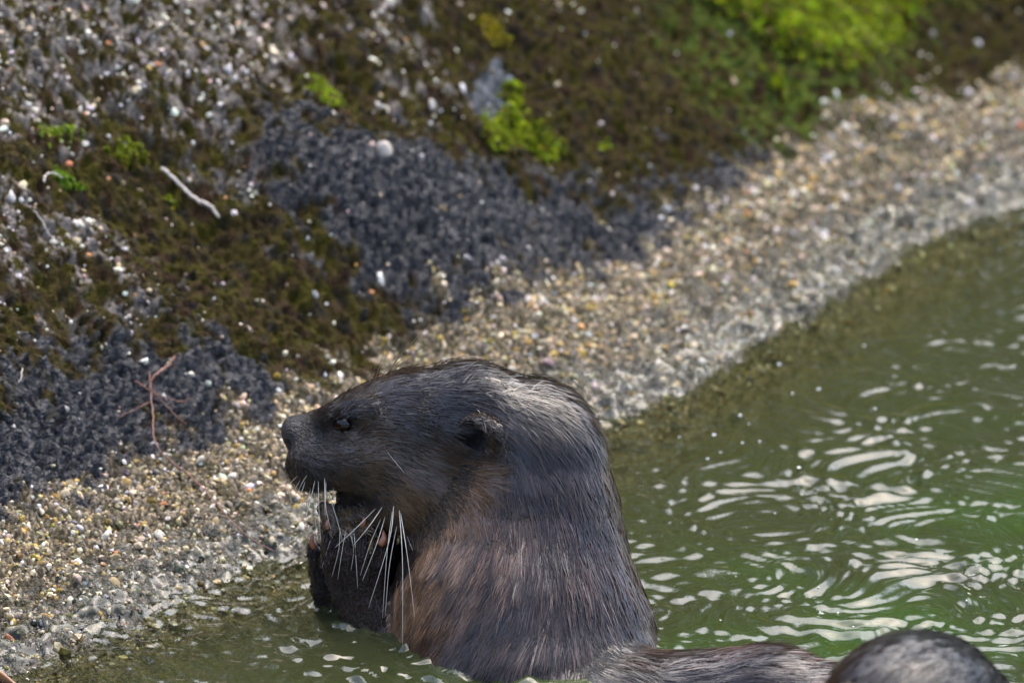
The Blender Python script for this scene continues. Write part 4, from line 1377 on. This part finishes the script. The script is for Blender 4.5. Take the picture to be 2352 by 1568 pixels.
# distinctive stones
def stone(u, v, rpx, col, label, squash=(1.2, 0.9, 0.8), seed=0):
    r = np.random.default_rng(seed)
    v2, f2 = ICO2_V, ICO2_F
    v2 = v2 * r.uniform(0.92, 1.08, (len(v2), 1))
    for _ in range(10):
        pn = r.standard_normal(3); pn /= np.linalg.norm(pn)
        v2 = v2 - np.outer(np.clip(v2 @ pn - r.uniform(0.4, 0.75), 0, None), pn)
    vv = v2 * np.array(squash) * rpx * 1.2 / PXM
    me = mesh_from('stone', vv, f2)
    set_col(me, np.tile(np.array(col), (len(vv), 1)) * r.uniform(0.8, 1.2, (len(vv), 1)))
    o = add_obj('stone', me, peb_mat, None, label, 'stone')
    o.location = on_rock(u, v, rpx / PXM * 0.05)
    o.rotation_euler = tuple(r.uniform(0, 6, 3))
stone(158, 380, 11, (0.48, 0.16, 0.08), 'small red stone beside green moss specks', seed=1)
stone(885, 352, 30, (0.56, 0.47, 0.38), 'large cream stone with a pinkish end in dark rock', (1.2, .8, .8), 2)
stone(873, 642, 16, (0.66, 0.62, 0.52), 'smooth white stone at the lower edge of the blue-black rock', seed=3)
stone(265, 1270, 9, (0.52, 0.19, 0.07), 'small orange stone on the wet gravel', seed=4)
stone(20, 1470, 14, (0.40, 0.17, 0.09), 'brick red stone near the waterline under the fallen leaf', seed=6)
stone(1062, 210, 15, (0.58, 0.54, 0.54), 'pale lilac stone on the edge of the grey bare patch', seed=7)
stone(330, 830, 13, (0.66, 0.62, 0.52), 'white stone on black rock above the pine twig', seed=8)
stone(2340, 290, 12, (0.48, 0.07, 0.05), 'red stone high in the far pale gravel', seed=9)

# fallen leaf at the waterline, curled
lm = simple_mat('dead_leaf', (0.22, 0.095, 0.035), rough=0.18, var=0.45, scale=90, coat=0.5)
nu, nv = 15, 9
lv = []
for i in range(nu):
    a = i / (nu - 1)
    vv_ = 1497 + a * 72
    c0 = P(-70 + a * 145, vv_, (vv_ - 1450) / 0.325 + 45 - 30 * a)
    wdt = 26 * math.sin(math.pi * min(1, 0.12 + 0.88 * (1 - a))) + 1.5
    for j in range(nv):
        bb = (j / (nv - 1) - 0.5) * 2
        lv.append(c0 + UP * (bb * wdt * 0.9 / PXM) + BACK * ((1 - bb * bb) * 14 - 6 * bb) / PXM + RIGHT * (-bb * wdt * 0.5 / PXM))
lv = np.array(lv)
lo_ = lv.mean(0)
lme = mesh_from('fallen_leaf', lv - lo_, grid_faces(nu, nv))
leaf = add_obj('fallen_leaf', lme, lm, None, 'curled wet brown dead leaf at the edge of the water', 'leaf')
leaf.location = lo_
md = leaf.modifiers.new('thick', 'SOLIDIFY'); md.thickness = 0.0006

# flecks, froth and petals afloat
foam_mat = simple_mat('froth', (0.75, 0.77, 0.76), rough=0.3, var=0.15)
flecks = [(1790, 838, 8), (1985, 795, 7), (1880, 895, 9), (1820, 905, 6), (1640, 1000, 9), (1700, 955, 7), (1745, 1015, 6), (1625, 1055, 7), (1655, 1040, 5), (1720, 975, 4), (2010, 940, 6), (1705, 1018, 5), (1560, 1005, 5),
          (1835, 1075, 8), (1925, 1408, 6), (1780, 1180, 5), (1690, 1325, 4), (2105, 1240, 6), (1960, 1440, 4), (1880, 1350, 4), (2220, 1380, 5), (1655, 1425, 4)]
ico3v, ico3f = subdiv(ICO2_V, ICO2_F)
fme = mesh_from('froth_fleck', ICO2_V * np.array([1, 1, .45]), ICO2_F)
fme.materials.append(foam_mat)
for u, v, r_ in flecks:
    o = bpy.data.objects.new('froth_fleck', fme)
    COL.objects.link(o)
    q = on_z(u, v)
    o.location = (q[0], q[1], 0.0006)
    s_ = r_ * 0.42 / PXM
    o.scale = (s_ * random.uniform(0.9, 1.5), s_ * random.uniform(0.9, 1.6), s_)
    o['label'], o['category'], o['group'] = 'small white froth fleck floating on the open green water', 'froth', 'froth flecks on the pool'
print('scene built')
